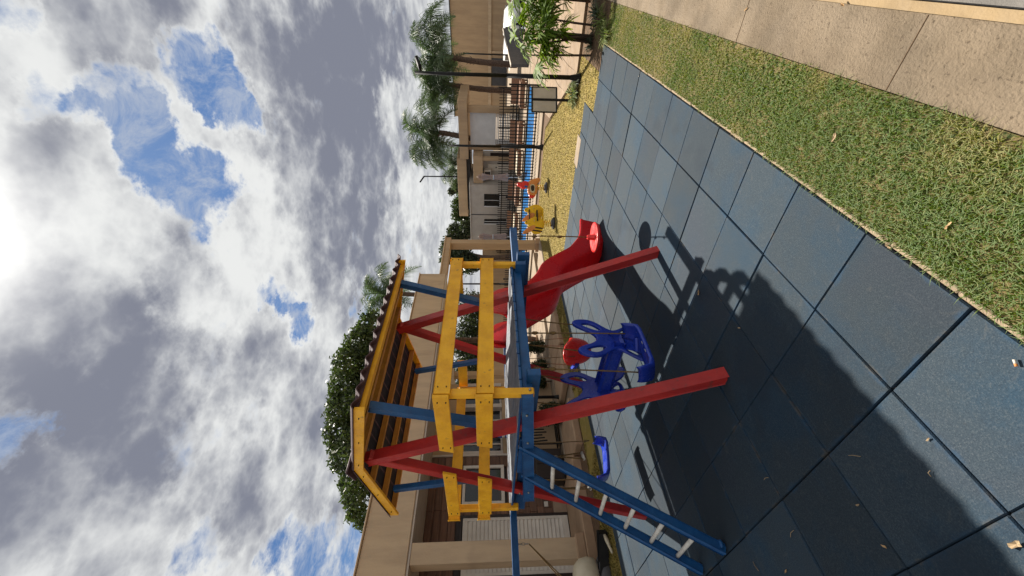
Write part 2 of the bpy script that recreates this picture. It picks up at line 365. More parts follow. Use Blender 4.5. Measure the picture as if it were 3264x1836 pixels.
# ------------------------------------------------------------------ ground and setting
sheet('ground', [(-60, -80), (23, -80), (23, 3.45), (140, 3.45), (140, 110), (-60, 110)], -.055, M_pale)
sheet('car_park', [(22.9, -90), (140, -90), (140, 3.5), (22.9, 3.5)], -.92, M_road)
AX = [-.51, 0, .51, 1.02, 1.545, 2.07, 2.57, 3.08, 3.575, 4.07, 4.60, 5.13, 5.66, 6.19, 6.72, 7.25, 7.78]
BY = [.915, 1.39, 1.92, 2.44, 2.99, 3.51, 4.04, 4.57, 5.10, 5.64, 6.17]
matb = sheet('rubber_mat', [(-.51, .915), (7.04, .915), (7.04, 1.92), (7.78, 1.92), (7.78, 6.17), (-.51, 6.17)], -.026, M_under, thick=.024)
bm = bmesh.new(); bm_box(bm, (-.5, -.5, -.024), (.5, .5, 0), .008); tme = bpy.data.meshes.new('rubber_tile'); bm.to_mesh(tme); bm.free(); tme.materials.append(RUB)
for i in range(len(AX)-1):
    for j in range(len(BY)-1):
        x0, x1, y0, y1 = AX[i], AX[i+1], BY[j], BY[j+1]
        if j < 2:
            if x0 > 7.0: continue
            x1 = min(x1, 7.04)
        gx0 = .004 if i % 2 else .0015; gx1 = .0015 if i % 2 else .004; gy0 = .0035 if j % 2 else .0015; gy1 = .0015 if j % 2 else .0035
        x0 += gx0; x1 -= gx1; y0 += gy0; y1 -= gy1
        t = link('rubber_tile', tme, matb, ((x0+x1)/2, (y0+y1)/2, random.uniform(-.004, .002))); t.scale = (x1-x0, y1-y0, 1)
        t.rotation_euler = (R(random.uniform(-.3, .3)), R(random.uniform(-.3, .3)), R(random.uniform(-.12, .12)))
# strip of stones between tiles and lawn
edg = sheet('kerb_edging', [(-.6, .884), (7.04, .884), (7.04, .912), (-.6, .912)], -.03, M_soil, thick=.02)
x = -.55
while x < 7.0:
    ln = random.uniform(.16, .34); x1 = min(x+ln, 7.03); y0 = .886+random.uniform(-.004, .004)
    box('stone', (x, y0, -.03), (x1-.004, .9115, random.uniform(-.012, -.004)), M_edge, edg, .006); x = x1
sheet('lawn_strip', [(-.6, .385), (6.95, .385), (6.95, .883), (-.6, .883)], -.008, M_grassb)
pth = sheet('concrete_path', [(-3, .098), (22.8, .098), (22.8, .38), (-3, .38)], -.003, M_conc, thick=.05)
for x in (1.86, 3.25): box('joint', (x, .10, -.004), (x+.003, .379, -.0005), M_soil, pth, 0)
sheet('painted_kerb', [(-3, .060), (22.8, .060), (22.8, .096), (-3, .096)], .006, M_line, thick=.06)
sheet('road', [(-30, -7), (22.8, -7), (22.8, .058), (-30, .058)], -.012, M_road)
sheet('far_pavement', [(-30, -12), (22.8, -12), (22.8, -7.02), (-30, -7.02)], .10, M_pale, thick=.15)
sheet('soil_bed', [(6.97, .385), (8.6, .385), (8.6, 1.3), (7.06, 1.3)], -.012, M_soil)
sheet('lawn', [(7.06, 1.302), (8.58, 1.302), (8.85, 1.75), (12.75, 4.0), (12.75, 7.0), (11.2, 7.35), (8.0, 6.85), (-.5, 6.85), (-.5, 6.18), (7.79, 6.18), (7.79, 1.93), (7.06, 1.90)], -.012, M_turf)
sheet('soil_strip', [(-.5, 6.86), (4.0, 6.86), (4.0, 7.34), (-.5, 7.34)], -.008, M_soil)
box('utility_pad', (7.62, 2.55, -.03), (7.95, 3.12, .004), M_pale, None, .004); tag(bpy.data.objects['utility_pad'], 'small pale concrete cover set in the lawn at the mat edge', 'cover')
# paved path behind the lamp post: large slabs laid askew
pv = sheet('paved_path', [(8.62, -.2), (18, -.2), (18, 3.4), (12.8, 3.95), (8.88, 1.72)], -.02, M_soil)
def slab_strip(parent, m, x0, x1, y0f, y1f, nx, z0, z1, gap=.012):
    for i in range(nx):
        a = x0+(x1-x0)*i/nx; b = x0+(x1-x0)*(i+1)/nx-gap
        v = [(a, y0f(a)), (b, y0f(b)), (b, y1f(b)), (a, y1f(a))]
        if abs(v[2][1]-v[1][1]) < .02 and abs(v[3][1]-v[0][1]) < .02: continue
        o = sheet('paving_slab', v, z1, m, parent, thick=z1-z0)
yl = lambda x: min(1.75+(x-8.9)*.565, 3.6)
cut = [0, .62, 1.24, 1.86, 2.48, 3.1, 3.7]
for k in range(6):
    slab_strip(pv, M_pave, 8.66, 17.9, lambda x, k=k: max(min(-.18+cut[k], yl(x)), -.18), lambda x, k=k: max(min(-.18+cut[k+1]-.012, yl(x)), -.18), 9, -.02, .03)
# pool terrace
sheet('soil_verge', [(12.77, 3.95), (13.2, 3.8), (13.2, 8.2), (12.77, 7.6)], -.018, M_soil)
sheet('terrace_kerb', [(13.22, 2.6), (14.3, 2.6), (14.3, 16), (13.22, 16)], .04, M_pale, thick=.09)
sheet('pool_deck', [(14.32, 2.6), (15.75, 2.6), (15.75, 22), (14.32, 22)], .02, M_pale, thick=.07)
sheet('pool_water', [(15.78, 3.9), (18.4, 3.9), (18.4, 13.5), (15.78, 13.5)], -.01, M_water, thick=.03)
sheet('pool_surround', [(18.43, 2.6), (23.2, 2.6), (23.2, 22), (18.43, 22)], .03, M_pale, thick=.08)
sheet('pool_coping', [(15.78, 2.6), (18.4, 2.6), (18.4, 3.87), (15.78, 3.87)], .02, M_pale, thick=.07)

# ------------------------------------------------------------------ grass
def blades(name, spots, hmin, hmax, wd, m, label, lean=.8, z=-.01, tintf=None):
    n = len(spots); a = rng.uniform(0, 2*math.pi, n); h = rng.uniform(hmin, hmax, n); ln = rng.uniform(.15, lean, n)
    bx = np.cos(a); by = np.sin(a); la = a+math.pi/2+rng.normal(0, .5, n)
    b0 = np.stack([spots[:, 0]-bx*wd/2, spots[:, 1]-by*wd/2, np.full(n, z)], 1); b1 = np.stack([spots[:, 0]+bx*wd/2, spots[:, 1]+by*wd/2, np.full(n, z)], 1)
    mx = spots[:, 0]+np.cos(la)*ln*h*.4; my = spots[:, 1]+np.sin(la)*ln*h*.4
    m0 = np.stack([mx-bx*wd*.38, my-by*wd*.38, z+h*.62], 1); m1 = np.stack([mx+bx*wd*.38, my+by*wd*.38, z+h*.62], 1)
    tp = np.stack([spots[:, 0]+np.cos(la)*ln*h*1.2, spots[:, 1]+np.sin(la)*ln*h*1.2, z+h*(1-.35*ln)], 1)
    vs = np.stack([b0, b1, m0, m1, tp], 1).reshape(-1, 3); i = np.arange(n)*5
    fs = [f for k in i for f in ((k, k+1, k+3, k+2), (k+2, k+3, k+4))]
    t = tintf(spots) if tintf else rng.uniform(0, 1, n); t = np.repeat(np.clip(t+rng.normal(0, .22, n), 0, 1), 5)
    return tag(mesh(name, vs, fs, m, None, tint=t), label, 'grass', kind='stuff')
def vn(p, s, seed):     # cheap value noise for patches of dry and green grass
    g = np.random.default_rng(seed).uniform(0, 1, (64, 64)); q = p*s+17.3; i = np.floor(q).astype(int); f = q-i; f = f*f*(3-2*f)
    G = lambda a, b: g[a % 64, b % 64]
    return (G(i[:, 0], i[:, 1])*(1-f[:, 0])+G(i[:, 0]+1, i[:, 1])*f[:, 0])*(1-f[:, 1])+(G(i[:, 0], i[:, 1]+1)*(1-f[:, 0])+G(i[:, 0]+1, i[:, 1]+1)*f[:, 0])*f[:, 1]
def dryness(p):
    t = .6*vn(p, 2.1, 1)+.4*vn(p, 6.5, 2); return np.clip((t-.47)*2.5+.02+np.clip((p[:, 0]-2.1)*.22, -.35, .40)-.3*np.clip((1.7-p[:, 0])/.6, 0, 1)*np.clip((p[:, 1]-.42)/.12, 0, 1)+np.clip((.5-p[:, 1])*1.1, -.2, .15), 0, 1)
sp = []
for x0, x1, dn_ in ((.35, 1.5, 26000), (1.5, 2.6, 19000), (2.6, 4.2, 12000), (4.2, 6.95, 7000)):
    k = int((x1-x0)*.5*dn_); s = np.stack([rng.uniform(x0, x1, k), rng.uniform(.372, .893, k)], 1)
    edge = .382+.02*vn(s, 7, 4)+.012*rng.normal(0, 1, k); sp.append(s[(s[:, 1] > edge) & (vn(s, 12, 5)+.55 > rng.uniform(0, 1, k))])
sp = np.concatenate(sp); near = sp[:, 0] < 2.4
blades('grass', sp[near], .014, .042, .0036, LF_grass, 'short green and straw coloured grass between blue mat and concrete path', 1.5, tintf=dryness)
blades('grass', sp[~near], .012, .030, .0058, LF_grass, 'thinner dry grass of the strip towards the shrubs', 1.5, tintf=lambda p: dryness(p)+.08)
k = 60000; s = np.stack([rng.uniform(7.06, 12.75, k), rng.uniform(1.3, 7.3, k)], 1)
ok = (s[:, 1] > np.where(s[:, 0] < 7.8, 0, 1.3+np.clip((s[:, 0]-8.5)*.62, 0, 9))) & ((s[:, 0] > 7.8) | (s[:, 1] < 1.9)) & (vn(s, 2.6, 8) > .02)
blades('grass', s[ok], .006, .016, .013, LF_dry, 'dry yellow lawn grass around the spring riders', 1.4, tintf=lambda p: .35+.5*vn(p, 1.3, 11))
k = 9000; s = np.stack([rng.uniform(.3, 7.9, k), rng.uniform(6.19, 6.86, k)], 1)
blades('grass', s[vn(s, 3, 9) > .3], .01, .035, .014, LF_dry, 'patchy grass verge between blue mat and building', 1.2, tintf=lambda p: .8*vn(p, 2.2, 12))

# ------------------------------------------------------------------ play tower
A1, A2 = 1.86, 3.43
tw = thing('play_tower', (2.6, 3.4, 0), 'wooden play tower with red legs, yellow rails, brown corrugated roof, ladder and red slide', 'play tower')
def leg(p0, p1): return beam('leg', p0, p1, .083, .083, M_red, tw, side=(1, 0, 0), bev=.006)
leg((A1, 2.325, -.01), (A1, 3.395, 2.79)); leg((A1+.002, 4.745, -.01), (A1+.002, 3.345, 2.775))
leg((A2, 2.275, -.01), (A2, 3.37, 2.79)); leg((A2+.002, 4.68, -.01), (A2+.002, 3.32, 2.775))
# cross bars clamping the legs
beam('cross_bar', (1.775, 2.41, 1.468), (1.775, 4.06, 1.355), .05, .085, M_blu, tw, side=(1, 0, 0), ht2=.105)
beam('cross_bar', (1.945, 2.36, 1.41), (1.945, 4.62, 1.405), .06, .10, M_blu, tw, side=(1, 0, 0))
beam('cross_bar', (3.345, 2.36, 1.42), (3.345, 4.62, 1.415), .06, .10, M_blu, tw, side=(1, 0, 0))
beam('cross_bar', (3.515, 2.36, 1.38), (3.515, 4.62, 1.375), .06, .13, M_blu, tw, side=(1, 0, 0))
beam('swing_beam', (1.80, 2.50, 1.455), (4.23, 2.515, 1.447), .085, .075, M_blu, tw)
beam('swing_beam', (1.10, 4.57, 1.478), (4.62, 4.57, 1.478), .07, .065, M_blu, tw)
bolts(tw, [(1.75, 2.62, 1.46), (1.75, 3.0, 1.43), (1.75, 3.86, 1.37), (1.822, 4.03, 1.44)], axis=(-1, 0, 0))
for i in range(13):            # deck boards, worn on top
    x0 = 1.81+i*.128
    bm = bmesh.new(); bm_box(bm, (x0, 2.43, 1.494), (x0+.120, 4.52, 1.521+random.uniform(-.003, .003)), .005)
    for f in bm.faces: f.material_index = 0 if f.normal.z > .7 else 1
    bm2obj('deck_board', bm, [M_deck, M_blu], tw)
# corner posts and guard rails
YB, XF, XB, YF = 2.40, 1.765, 3.40, 4.30
for (x, y, z0) in ((XF+.045, YB+.03, 1.415), (XB, YB+.03, 1.425), (XF+.045, YF, 1.44), (XB-.05, YF+.12, 1.44)):
    beam('corner_post', (x, y, z0), (x, y, 2.13), .058, .058, M_yel, tw, side=(1, 0, 0), bev=.007)
bolts(tw, [(XF+.045, YB, 1.447), (XB, YB, 1.452)], axis=(0, -1, 0))
for z in (2.075, 1.77):
    hh = .115 if z > 2 else .125
    beam('rail', (XF, YB-.018, z), (XB+.03, YB-.018, z-.012), .024, hh, M_yel, tw, bev=.005)      # near side
    beam('rail', (XF-.0, YF+.17, z+.02), (XB+.02, YF+.17, z+.02), .024, hh, M_yel, tw, bev=.005)  # far side
    # front: short rails with slanted ends either side of the ladder opening
    for (ya, yb, yc, yd) in ((YB-.034, YB-.034, 3.07 if z > 2 else 3.01, 3.11 if z > 2 else 3.05), (3.44 if z > 2 else 3.54, 3.49 if z > 2 else 3.60, 4.275, 4.285)):
        lo, hi = z-hh/2+.005, z+hh/2+.005
        prof = [(ya, hi), (yc, hi), (yd, lo), (yb, lo)] if ya < 3 else [(ya, hi), (yd, hi), (yd, lo), (yb, lo)]
        bm = bmesh.new(); f = [bm.verts.new((XF-.030, y, zz_)) for y, zz_ in prof]; g = [bm.verts.new((XF-.006, y, zz_)) for y, zz_ in prof]
        bm.faces.new(f); bm.faces.new(g[::-1])
        for i in range(4): bm.faces.new((f[i], f[(i+1) % 4], g[(i+1) % 4], g[i]))
        bmesh.ops.recalc_face_normals(bm, faces=bm.faces[:]); bmesh.ops.bevel(bm, geom=bm.edges[:], offset=.004, segments=1, affect='EDGES'); bm2obj('rail', bm, M_yel, tw)
        bolts(tw, [(XF-.030, ya+.06, z+.03), (XF-.030, ya+.06, z-.03), (XF-.030, yc-.05, z+.03), (XF-.030, yc-.05, z-.03)], .0045, (-1, 0, 0), M_dark)
    bolts(tw, [(XF+.06, YB-.030, z+.03), (XF+.06, YB-.030, z-.03), (XB-.0, YB-.030, z+.03), (XB-.0, YB-.030, z-.03)], .0045, (0, -1, 0), M_dark)
    for (ya, yb) in ((YB+.0, 2.95), (3.95, YF+.16)): beam('rail', (XB+.045, ya, z), (XB+.045, yb, z), .024, hh, M_yel, tw, bev=.005)
# struts from the legs out to the eaves
for xa, ys in ((A1+.045, (2.70, 2.955, 4.05, 3.87)), (A2-.05, (2.66, 2.93, 4.07, 3.87))):
    beam('roof_strut', (xa, ys[0], 2.655), (xa, ys[1], 1.80), .055, .06, M_blu, tw, side=(1, 0, 0), bev=.006)
    beam('roof_strut', (xa, ys[2], 2.665), (xa, ys[3], 1.80), .055, .06, M_blu, tw, side=(1, 0, 0), bev=.006)
# roof
RX0, RX1 = 1.775, 3.60; RY, RZ = 3.37, 2.845; EN, EF, EZ = 2.56, 4.22, 2.685
def rz(y): return RZ-(RZ-EZ)*abs(y-RY)/(RY-EN if y < RY else EF-RY)
rf = box('roof', (RX0, RY-.03, RZ-.03), (RX1, RY+.03, RZ-.006), M_och, tw, .004)
for ys in ((RY-.01, EN-.07), (RY+.01, EF+.07)):
    nx, ny = 12*10, 4; vs = []; fs = []
    for s_ in (0, 1):
        for i in range(nx+1):
            x = RX0-.035+(RX1-RX0+.12)*i/nx; wv_ = .021*math.cos(2*math.pi*(x-RX0)/.148)
            for j in range(ny+1):
                y = ys[0]+(ys[1]-ys[0])*j/ny; vs.append((x, y, rz(y)+.032+wv_-s_*.008))
    W_ = ny+1; half = (nx+1)*W_
    for i in range(nx):
        for j in range(ny):
            a = i*W_+j; fs.append((a, a+1, a+1+W_, a+W_)); fs.append((a+half, a+W_+half, a+1+W_+half, a+1+half))
        for j in (0, ny): a = i*W_+j; fs.append((a, a+W_, a+W_+half, a+half))
    for j in range(ny):
        for i in (0, nx): a = i*W_+j; fs.append((a, a+1, a+1+half, a+half))
    bm = bmesh.new(); bv = [bm.verts.new(v) for v in vs]
    for f in fs: bm.faces.new([bv[i] for i in f])
    bmesh.ops.recalc_face_normals(bm, faces=bm.faces[:]); o = bm2obj('corrugated_sheet', bm, M_tile, rf)
    ye = EN-.015 if ys[1] < RY else EF+.015
    beam('added_eave_strip', (RX0+.02, ye, rz(ye)+.020), (RX1-.02, ye, rz(ye)+.020), .012, .044, M_tile, rf, bev=0)  # added dark strip, blocks the light showing under the sheet crests
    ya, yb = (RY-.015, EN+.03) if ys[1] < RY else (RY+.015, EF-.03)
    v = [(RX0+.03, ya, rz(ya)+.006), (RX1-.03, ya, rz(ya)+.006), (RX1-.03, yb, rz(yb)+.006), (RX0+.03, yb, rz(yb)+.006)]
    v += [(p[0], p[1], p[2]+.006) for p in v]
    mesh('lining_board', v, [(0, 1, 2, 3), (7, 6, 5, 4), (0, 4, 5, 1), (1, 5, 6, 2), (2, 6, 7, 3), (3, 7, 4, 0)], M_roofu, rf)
vs = []; fs = []; n_ = 10
prof = [(RY-.13, rz(RY-.13)+.068), (RY, RZ+.092), (RY+.13, rz(RY+.13)+.068)]
v, f = merge([([(x_, y, z) for x_ in (RX0-.05, RX1+.13) for (y, z) in prof]+[(x_, y, z-.014) for x_ in (RX0-.05, RX1+.13) for (y, z) in prof],
     [(0, 1, 4, 3), (1, 2, 5, 4), (6, 9, 10, 7), (7, 10, 11, 8), (0, 3, 9, 6), (2, 8, 11, 5), (0, 6, 7, 1), (1, 7, 8, 2), (3, 4, 10, 9), (4, 5, 11, 10)])])
mesh('ridge_cap', v, f, M_tile, rf)
for y in (EN+.03, EN+.21, EN+.63, RY+.26, RY+.56, EF-.03):
    edge = y in (EN+.03, EF-.03)
    beam('purlin', (RX0-.01, y, rz(y)-.022), (RX1, y, rz(y)-.022), .04, .045, M_yel if y == EN+.03 else M_och, rf)
for (xf, mm) in ((RX0-.012, M_yel), (RX1+.005, M_yel)):
    for (y0, y1) in ((EN-.04, RY), (RY, EF+.05)):
        za, zb = rz(y0)-.012, rz(y1)-.012; xs = (xf-.012, xf+.012); hh = .038
        v = [(x_, y, z+s_*hh) for x_ in xs for (y, z) in ((y0, za), (y1, zb)) for s_ in (-1, 1)]
        bm = bmesh.new(); bv = [bm.verts.new(q_) for q_ in v]
        for f in ((0, 1, 3, 2), (4, 6, 7, 5), (0, 2, 6, 4), (1, 5, 7, 3), (0, 4, 5, 1), (2, 3, 7, 6)): bm.faces.new([bv[i] for i in f])
        bmesh.ops.recalc_face_normals(bm, faces=bm.faces[:]); bm2obj('gable_board', bm, mm, rf)
        if xf < 2: bolts(rf, [(xf-.012, y0+(y1-y0)*t, rz(y0+(y1-y0)*t)-.012) for t in (.12, .5, .9)], .0045, (-1, 0, 0), M_dark)
# ladder
lt = [Vector((1.795, 3.11, 1.475)), Vector((1.795, 3.585, 1.43))]; lf = [Vector((1.045, 3.315, .015)), Vector((1.06, 3.80, .015))]
ld = box('ladder', (1.815, 3.07, 1.43), (1.845, 3.62, 1.488), M_blu, tw)
for a, b in zip(lt, lf): beam('ladder_rail', a, b, .034, .062, M_blu, ld, side=(0, 1, 0), bev=.008)
for i in range(6):
    t = .175+i*.140
    p0 = lt[0].lerp(lf[0], t); p1 = lt[1].lerp(lf[1], t); tube('rung', [p0, p1], .017, M_white, ld, 10)
lathe('foot_cap', [(.02, -.012), (.03, -.008), (.03, .008), (.018, .014)], lf[0]+Vector((.03, -.02, .02)), M_blu, ld, 12)
# slide: trough section swept down a wavy profile
cp = [(3.50, 1.50), (3.66, 1.46), (3.85, 1.24), (4.03, 1.00), (4.22, .88), (4.45, .79), (4.63, .60), (4.80, .385), (4.98, .24), (5.15, .125), (5.32, .075), (5.52, .06)]
def cr(pts, t):
    n = len(pts)-1; s_ = t*n; i = min(int(s_), n-1); f = s_-i; q0, q1, q2, q3 = [Vector((*pts[max(0, min(n, k))], 0)) for k in (i-1, i, i+1, i+2)]
    return .5*((2*q1)+(q2-q0)*f+(2*q0-5*q1+4*q2-q3)*f*f+(3*q1-q0-3*q2+q3)*f**3)
sec = [(-.285, .185), (-.30, .215), (-.275, .235), (-.245, .215), (-.225, .06), (-.18, .012), (-.09, 0), (0, -.002), (.09, 0), (.18, .012), (.225, .06), (.245, .215), (.275, .235), (.30, .215), (.285, .185),
       (.272, .0), (.225, -.10), (0, -.125), (-.225, -.10), (-.272, .0)]
vs = []; fs = []; ns = 44; m_ = len(sec); YS = 3.47
for i in range(ns+1):
    t = i/ns; p = cr(cp, t); wl = 1+.55*max(0, 1-t/.12)*0+.12*math.sin(t*9); fl = 1+.22*max(0, (t-.9)/.1)
    for (sx, sz) in sec: vs.append((p.x+max(sz, 0)*.28, YS+sx*(1.02+.03*math.sin(t*14))*fl, p.y+sz*wl))
for i in range(ns):
    for k in range(m_): fs.append((i*m_+k, i*m_+(k+1) % m_, (i+1)*m_+(k+1) % m_, (i+1)*m_+k))
fs.append(tuple(range(m_-1, -1, -1))); fs.append(tuple(ns*m_+k for k in range(m_)))
bm = bmesh.new(); bv = [bm.verts.new(v) for v in vs]
for f in fs: bm.faces.new([bv[i] for i in f])
bmesh.ops.recalc_face_normals(bm, faces=bm.faces[:]); sl = bm2obj('slide', bm, M_slide, tw, smooth=True)
for sgn in (-1, 1):            # rounded side wings at the head of the slide
    y = YS+sgn*.29
    plate('slide_wing', [(-.16, -.14), (.30, -.22), (.26, .02), (.04, .175), (-.12, .15), (-.17, .02)], [], .03, ((3.66, y, 1.62), (1, 0, 0), (0, 0, 1)), M_redp, sl, .008)

# ------------------------------------------------------------------ things that hang from the beams
def rope(parent, p0, p1, r=.0065, knots=()):
    p0 = Vector(p0); p1 = Vector(p1); n = 10; sag = Vector((random.uniform(-.008, .008), random.uniform(-.008, .008), 0))
    rp = tube('rope', [p0.lerp(p1, i/n)+sag*math.sin(math.pi*i/n) for i in range(n+1)], r, M_rope, parent, 6)
    for t in knots:
        c = p0.lerp(p1, t); v, f = tube_geo([c+Vector((0, 0, .03)), c+Vector((.004, 0, .015)), c, c-Vector((0, .004, .015)), c-Vector((0, 0, .03))], [r*1.1, r*2.2, r*2.6, r*2.1, r*1.1], 7)
        mesh('knot', v, f, M_rope, parent, smooth=True)
# twin seat glider
gx = 2.32
gl = thing('glider_swing', (gx+.1, 2.9, .2), 'dark blue plastic twin seat glider swing roped under the deck', 'swing')
ex = Vector((1, 0, 0)); ez = Vector((0, 0, 1))
XB_ = [(-.225, .36), (-.155, .385), (-.06, .16), (.06, .16), (.155, .385), (.225, .36), (.245, .18), (.115, .02), (.115, -.06), (.24, -.24), (.22, -.33), (.10, -.29), (.04, -.12), (-.04, -.12), (-.10, -.29), (-.22, -.33), (-.24, -.24), (-.115, -.06), (-.115, .02), (-.245, .18)]
HB = [[(-.195, .29), (-.155, .315), (-.085, .15), (-.11, .07), (-.205, .18)], [(.195, .29), (.155, .315), (.085, .15), (.11, .07), (.205, .18)],
      [(-.185, -.23), (-.13, -.245), (-.065, -.11), (-.10, -.065), (-.195, -.19)], [(.185, -.23), (.13, -.245), (.065, -.11), (.10, -.065), (.195, -.19)]]
def xboard(yc, xc, zc, tilt, nm):
    return plate(nm, XB_, HB, .035, ((xc, yc, zc), ex, Vector((0, math.sin(tilt), math.cos(tilt)))), M_blup, gl, .010)
xboard(2.86, 2.74, .525, R(-8), 'end_board'); xboard(3.50, 2.65, .575, R(10), 'end_board')
beam('spine', (2.72, 2.84, .49), (2.66, 3.50, .53), .13, .10, M_blup, gl, bev=.025)
def seat_pan(parent, c, ax, L_, D_, m, up_=.07, tilt=0):
    """moulded seat: flat base with rising end wings and rolled edges; ax = direction of its length"""
    ax = Vector(ax).normalized(); sd_ = Vector((0, 0, 1)).cross(ax); c = Vector(c)
    prof = [(-.5, 1.0), (-.49, .72), (-.44, .15), (-.34, .02), (0, 0), (.34, .02), (.44, .15), (.49, .72), (.5, 1.0)]
    vs = []; fs = []; nd = 7
    for s_ in (0, 1):
        for (t, hgt) in prof:
            for j in range(nd):
                dj = j/(nd-1)-.5; lip = .016*(abs(dj)*2)**4
                wdt = D_*(1-.25*abs(t)*hgt)
                vs.append(c+ax*(t*L_*(1+(.02 if s_ else 0)))+sd_*(dj*wdt)+Vector((0, 0, hgt*up_+lip-s_*.035-dj*tilt)))
    n_ = len(prof); hf = n_*nd
    for i in range(n_-1):
        for j in range(nd-1):
            a = i*nd+j; fs.append((a, a+1, a+nd+1, a+nd)); fs.append((a+hf, a+nd+hf, a+nd+1+hf, a+1+hf))
        for j in (0, nd-1): a = i*nd+j; fs.append((a, a+nd, a+nd+hf, a+hf))
    for j in range(nd-1):
        for i in (0, n_-1): a = i*nd+j; fs.append((a, a+1, a+1+hf, a+hf))
    bm = bmesh.new(); bv = [bm.verts.new(v) for v in vs]
    for f in fs: bm.faces.new([bv[i] for i in f])
    bmesh.ops.recalc_face_normals(bm, faces=bm.faces[:]); return bm2obj('seat', bm, m, parent, smooth=True)
s1 = seat_pan(gl, (2.315, 2.56, .405), (1, 0, .0), .50, .22, M_blup, .13, .05)
for i in range(2): box('vent_slot', (2.26+i*.09, 2.50, .426), (2.29+i*.09, 2.505, .43), M_white, s1, 0)
beam('seat_arm', (2.45, 2.62, .395), (2.70, 2.86, .40), .09, .05, M_blup, gl, bev=.015)
plate('foot_rest', [(-.17, .09), (.17, .09), (.17, -.09), (-.17, -.09)], [[(-.14, .06), (-.02, .06), (-.02, -.06), (-.14, -.06)], [(.02, .06), (.14, .06), (.14, -.06), (.02, -.06)]], .03, ((2.60, 3.58, .36), Vector((1, 0, 0)), Vector((0, .75, .6))), M_blup, gl, .008)
rope(gl, (2.50, 2.515, 1.41), (2.53, 2.56, .52), knots=(.08, .26)); rope(gl, (2.10, 2.51, 1.415), (2.085, 2.555, .52), knots=(.06, .2))
rope(gl, (2.90, 2.70, 1.49), (2.915, 2.82, .86)); rope(gl, (2.55, 2.70, 1.49), (2.56, 2.82, .86)); rope(gl, (2.82, 3.42, 1.49), (2.82, 3.55, .90)); rope(gl, (2.47, 3.42, 1.49), (2.47, 3.55, .90))
# blue flat seat on the far beam
bs = thing('flat_swing', (2.43, 4.57, .33), 'blue plastic swing seat with upturned ends behind the ladder', 'swing')
seat_pan(bs, (2.435, 4.57, .345), (1, 0, -.16), .50, .20, M_blup, .125)
rope(bs, (2.66, 4.57, 1.445), (2.672, 4.57, .50)); rope(bs, (2.21, 4.57, 1.445), (2.205, 4.57, .43))
# red bucket
rb = thing('bucket_swing', (4.15, 4.57, .2), 'red rounded toddler bucket swing on the far beam', 'swing')
vs = []; fs = []; nu, nv = 18, 9
for s_ in (0, 1):
    for j in range(nv+1):
        a = math.pi*.5*j/nv
        for i in range(nu):
            b = 2*math.pi*i/nu; rr_ = (.21-.016*s_)*math.sin(a)**.7*(1+.06*math.cos(2*b)); top = .27-(.30-.012*s_)*math.cos(a)+(.16*max(0, math.cos(b-math.pi-.68))*math.sin(a)**2)
            vs.append((4.15+rr_*math.cos(b)*1.08, 4.57+rr_*math.sin(b)*.85, .21+top-.0+s_*.008))
for s_ in (0, 1):
    o_ = s_*(nv+1)*nu
    for j in range(nv):
        for i in range(nu): fs.append((o_+j*nu+i, o_+j*nu+(i+1) % nu, o_+(j+1)*nu+(i+1) % nu, o_+(j+1)*nu+i))
o_ = (nv+1)*nu
for i in range(nu): fs.append((nv*nu+i, nv*nu+(i+1) % nu, o_+nv*nu+(i+1) % nu, o_+nv*nu+i))
bm = bmesh.new(); bv = [bm.verts.new(v) for v in vs]
for f in fs: bm.faces.new([bv[i] for i in f])
bmesh.ops.remove_doubles(bm, verts=bm.verts[:], dist=1e-4); bmesh.ops.recalc_face_normals(bm, faces=bm.faces[:]); bm2obj('bucket', bm, M_redp, rb, smooth=True)
beam('safety_bar', (3.93, 4.60, .43), (3.98, 4.78, .47), .03, .05, M_blup, rb, bev=.01)
for dx, dy in ((-.19, -.1), (.19, -.1), (-.19, .1), (.19, .1)): rope(rb, (4.15+dx*.9, 4.57+dy*.2, 1.445), (4.15+dx, 4.57+dy, .47), .005)
# disc seat
ds = thing('disc_swing', (4.10, 2.52, .44), 'round red disc swing on a knotted rope at the free beam end', 'swing')
lathe('disc', [(.02, .0), (.12, -.004), (.165, .004), (.182, .022), (.178, .036), (.155, .034), (.10, .026), (.05, .024), (.036, .035), (.030, .10), (.022, .115)], (4.10, 2.52, .455), M_redp, ds, 32)
rope(ds, (4.10, 2.515, 1.415), (4.10, 2.52, .56), .007, (.25, .60))
# ring handles on chains
def chain(parent, p0, n, ln=.038, m=M_steel):
    p = Vector(p0)
    for i in range(n):
        c = p-Vector((0, 0, ln*.5)); e = Vector((1, 0, 0)) if i % 2 else Vector((0, 1, 0)); pts = []
        for k in range(9):
            a = 2*math.pi*k/8; pts.append(c+e*(math.cos(a)*.011)+Vector((0, 0, math.sin(a)*ln*.62)))
        v, f = tube_geo(pts, .0036, 5, False); mesh('chain_link', v, f, m, parent, smooth=True); p = p-Vector((0, 0, ln))
    return p
def tri_handle(loc, nlink, ln, wd, dirv, label, swing=(0, 0, 0)):
    t = thing('gym_ring', (loc[0], loc[1], loc[2]-nlink*.038-ln), label, 'gym ring')
    e = chain(t, loc, nlink); dv = Vector(dirv).normalized(); b = e-Vector((0, 0, ln))+Vector(swing)
    tube('handle_rod', [e, b+dv*wd/2], .006, M_rope, t, 6); tube('handle_rod', [e, b-dv*wd/2], .006, M_rope, t, 6); tube('grip', [b-dv*wd/2, b+dv*wd/2], .014, M_white, t, 8)
tri_handle((1.945, 3.585, 1.365), 7, .24, .10, (1, .5, 0), 'triangular gym ring on a chain beside the near red leg')
tri_handle((1.945, 4.235, 1.36), 8, .36, .12, (.7, 1, 0), 'triangular gym ring on a chain behind the upper ladder rungs')
tri_handle((1.56, 4.57, 1.45), 3, .62, .05, (1, 0, 0), 'gym ring swinging from the free end of the long blue beam', (-.52, 0, .12))

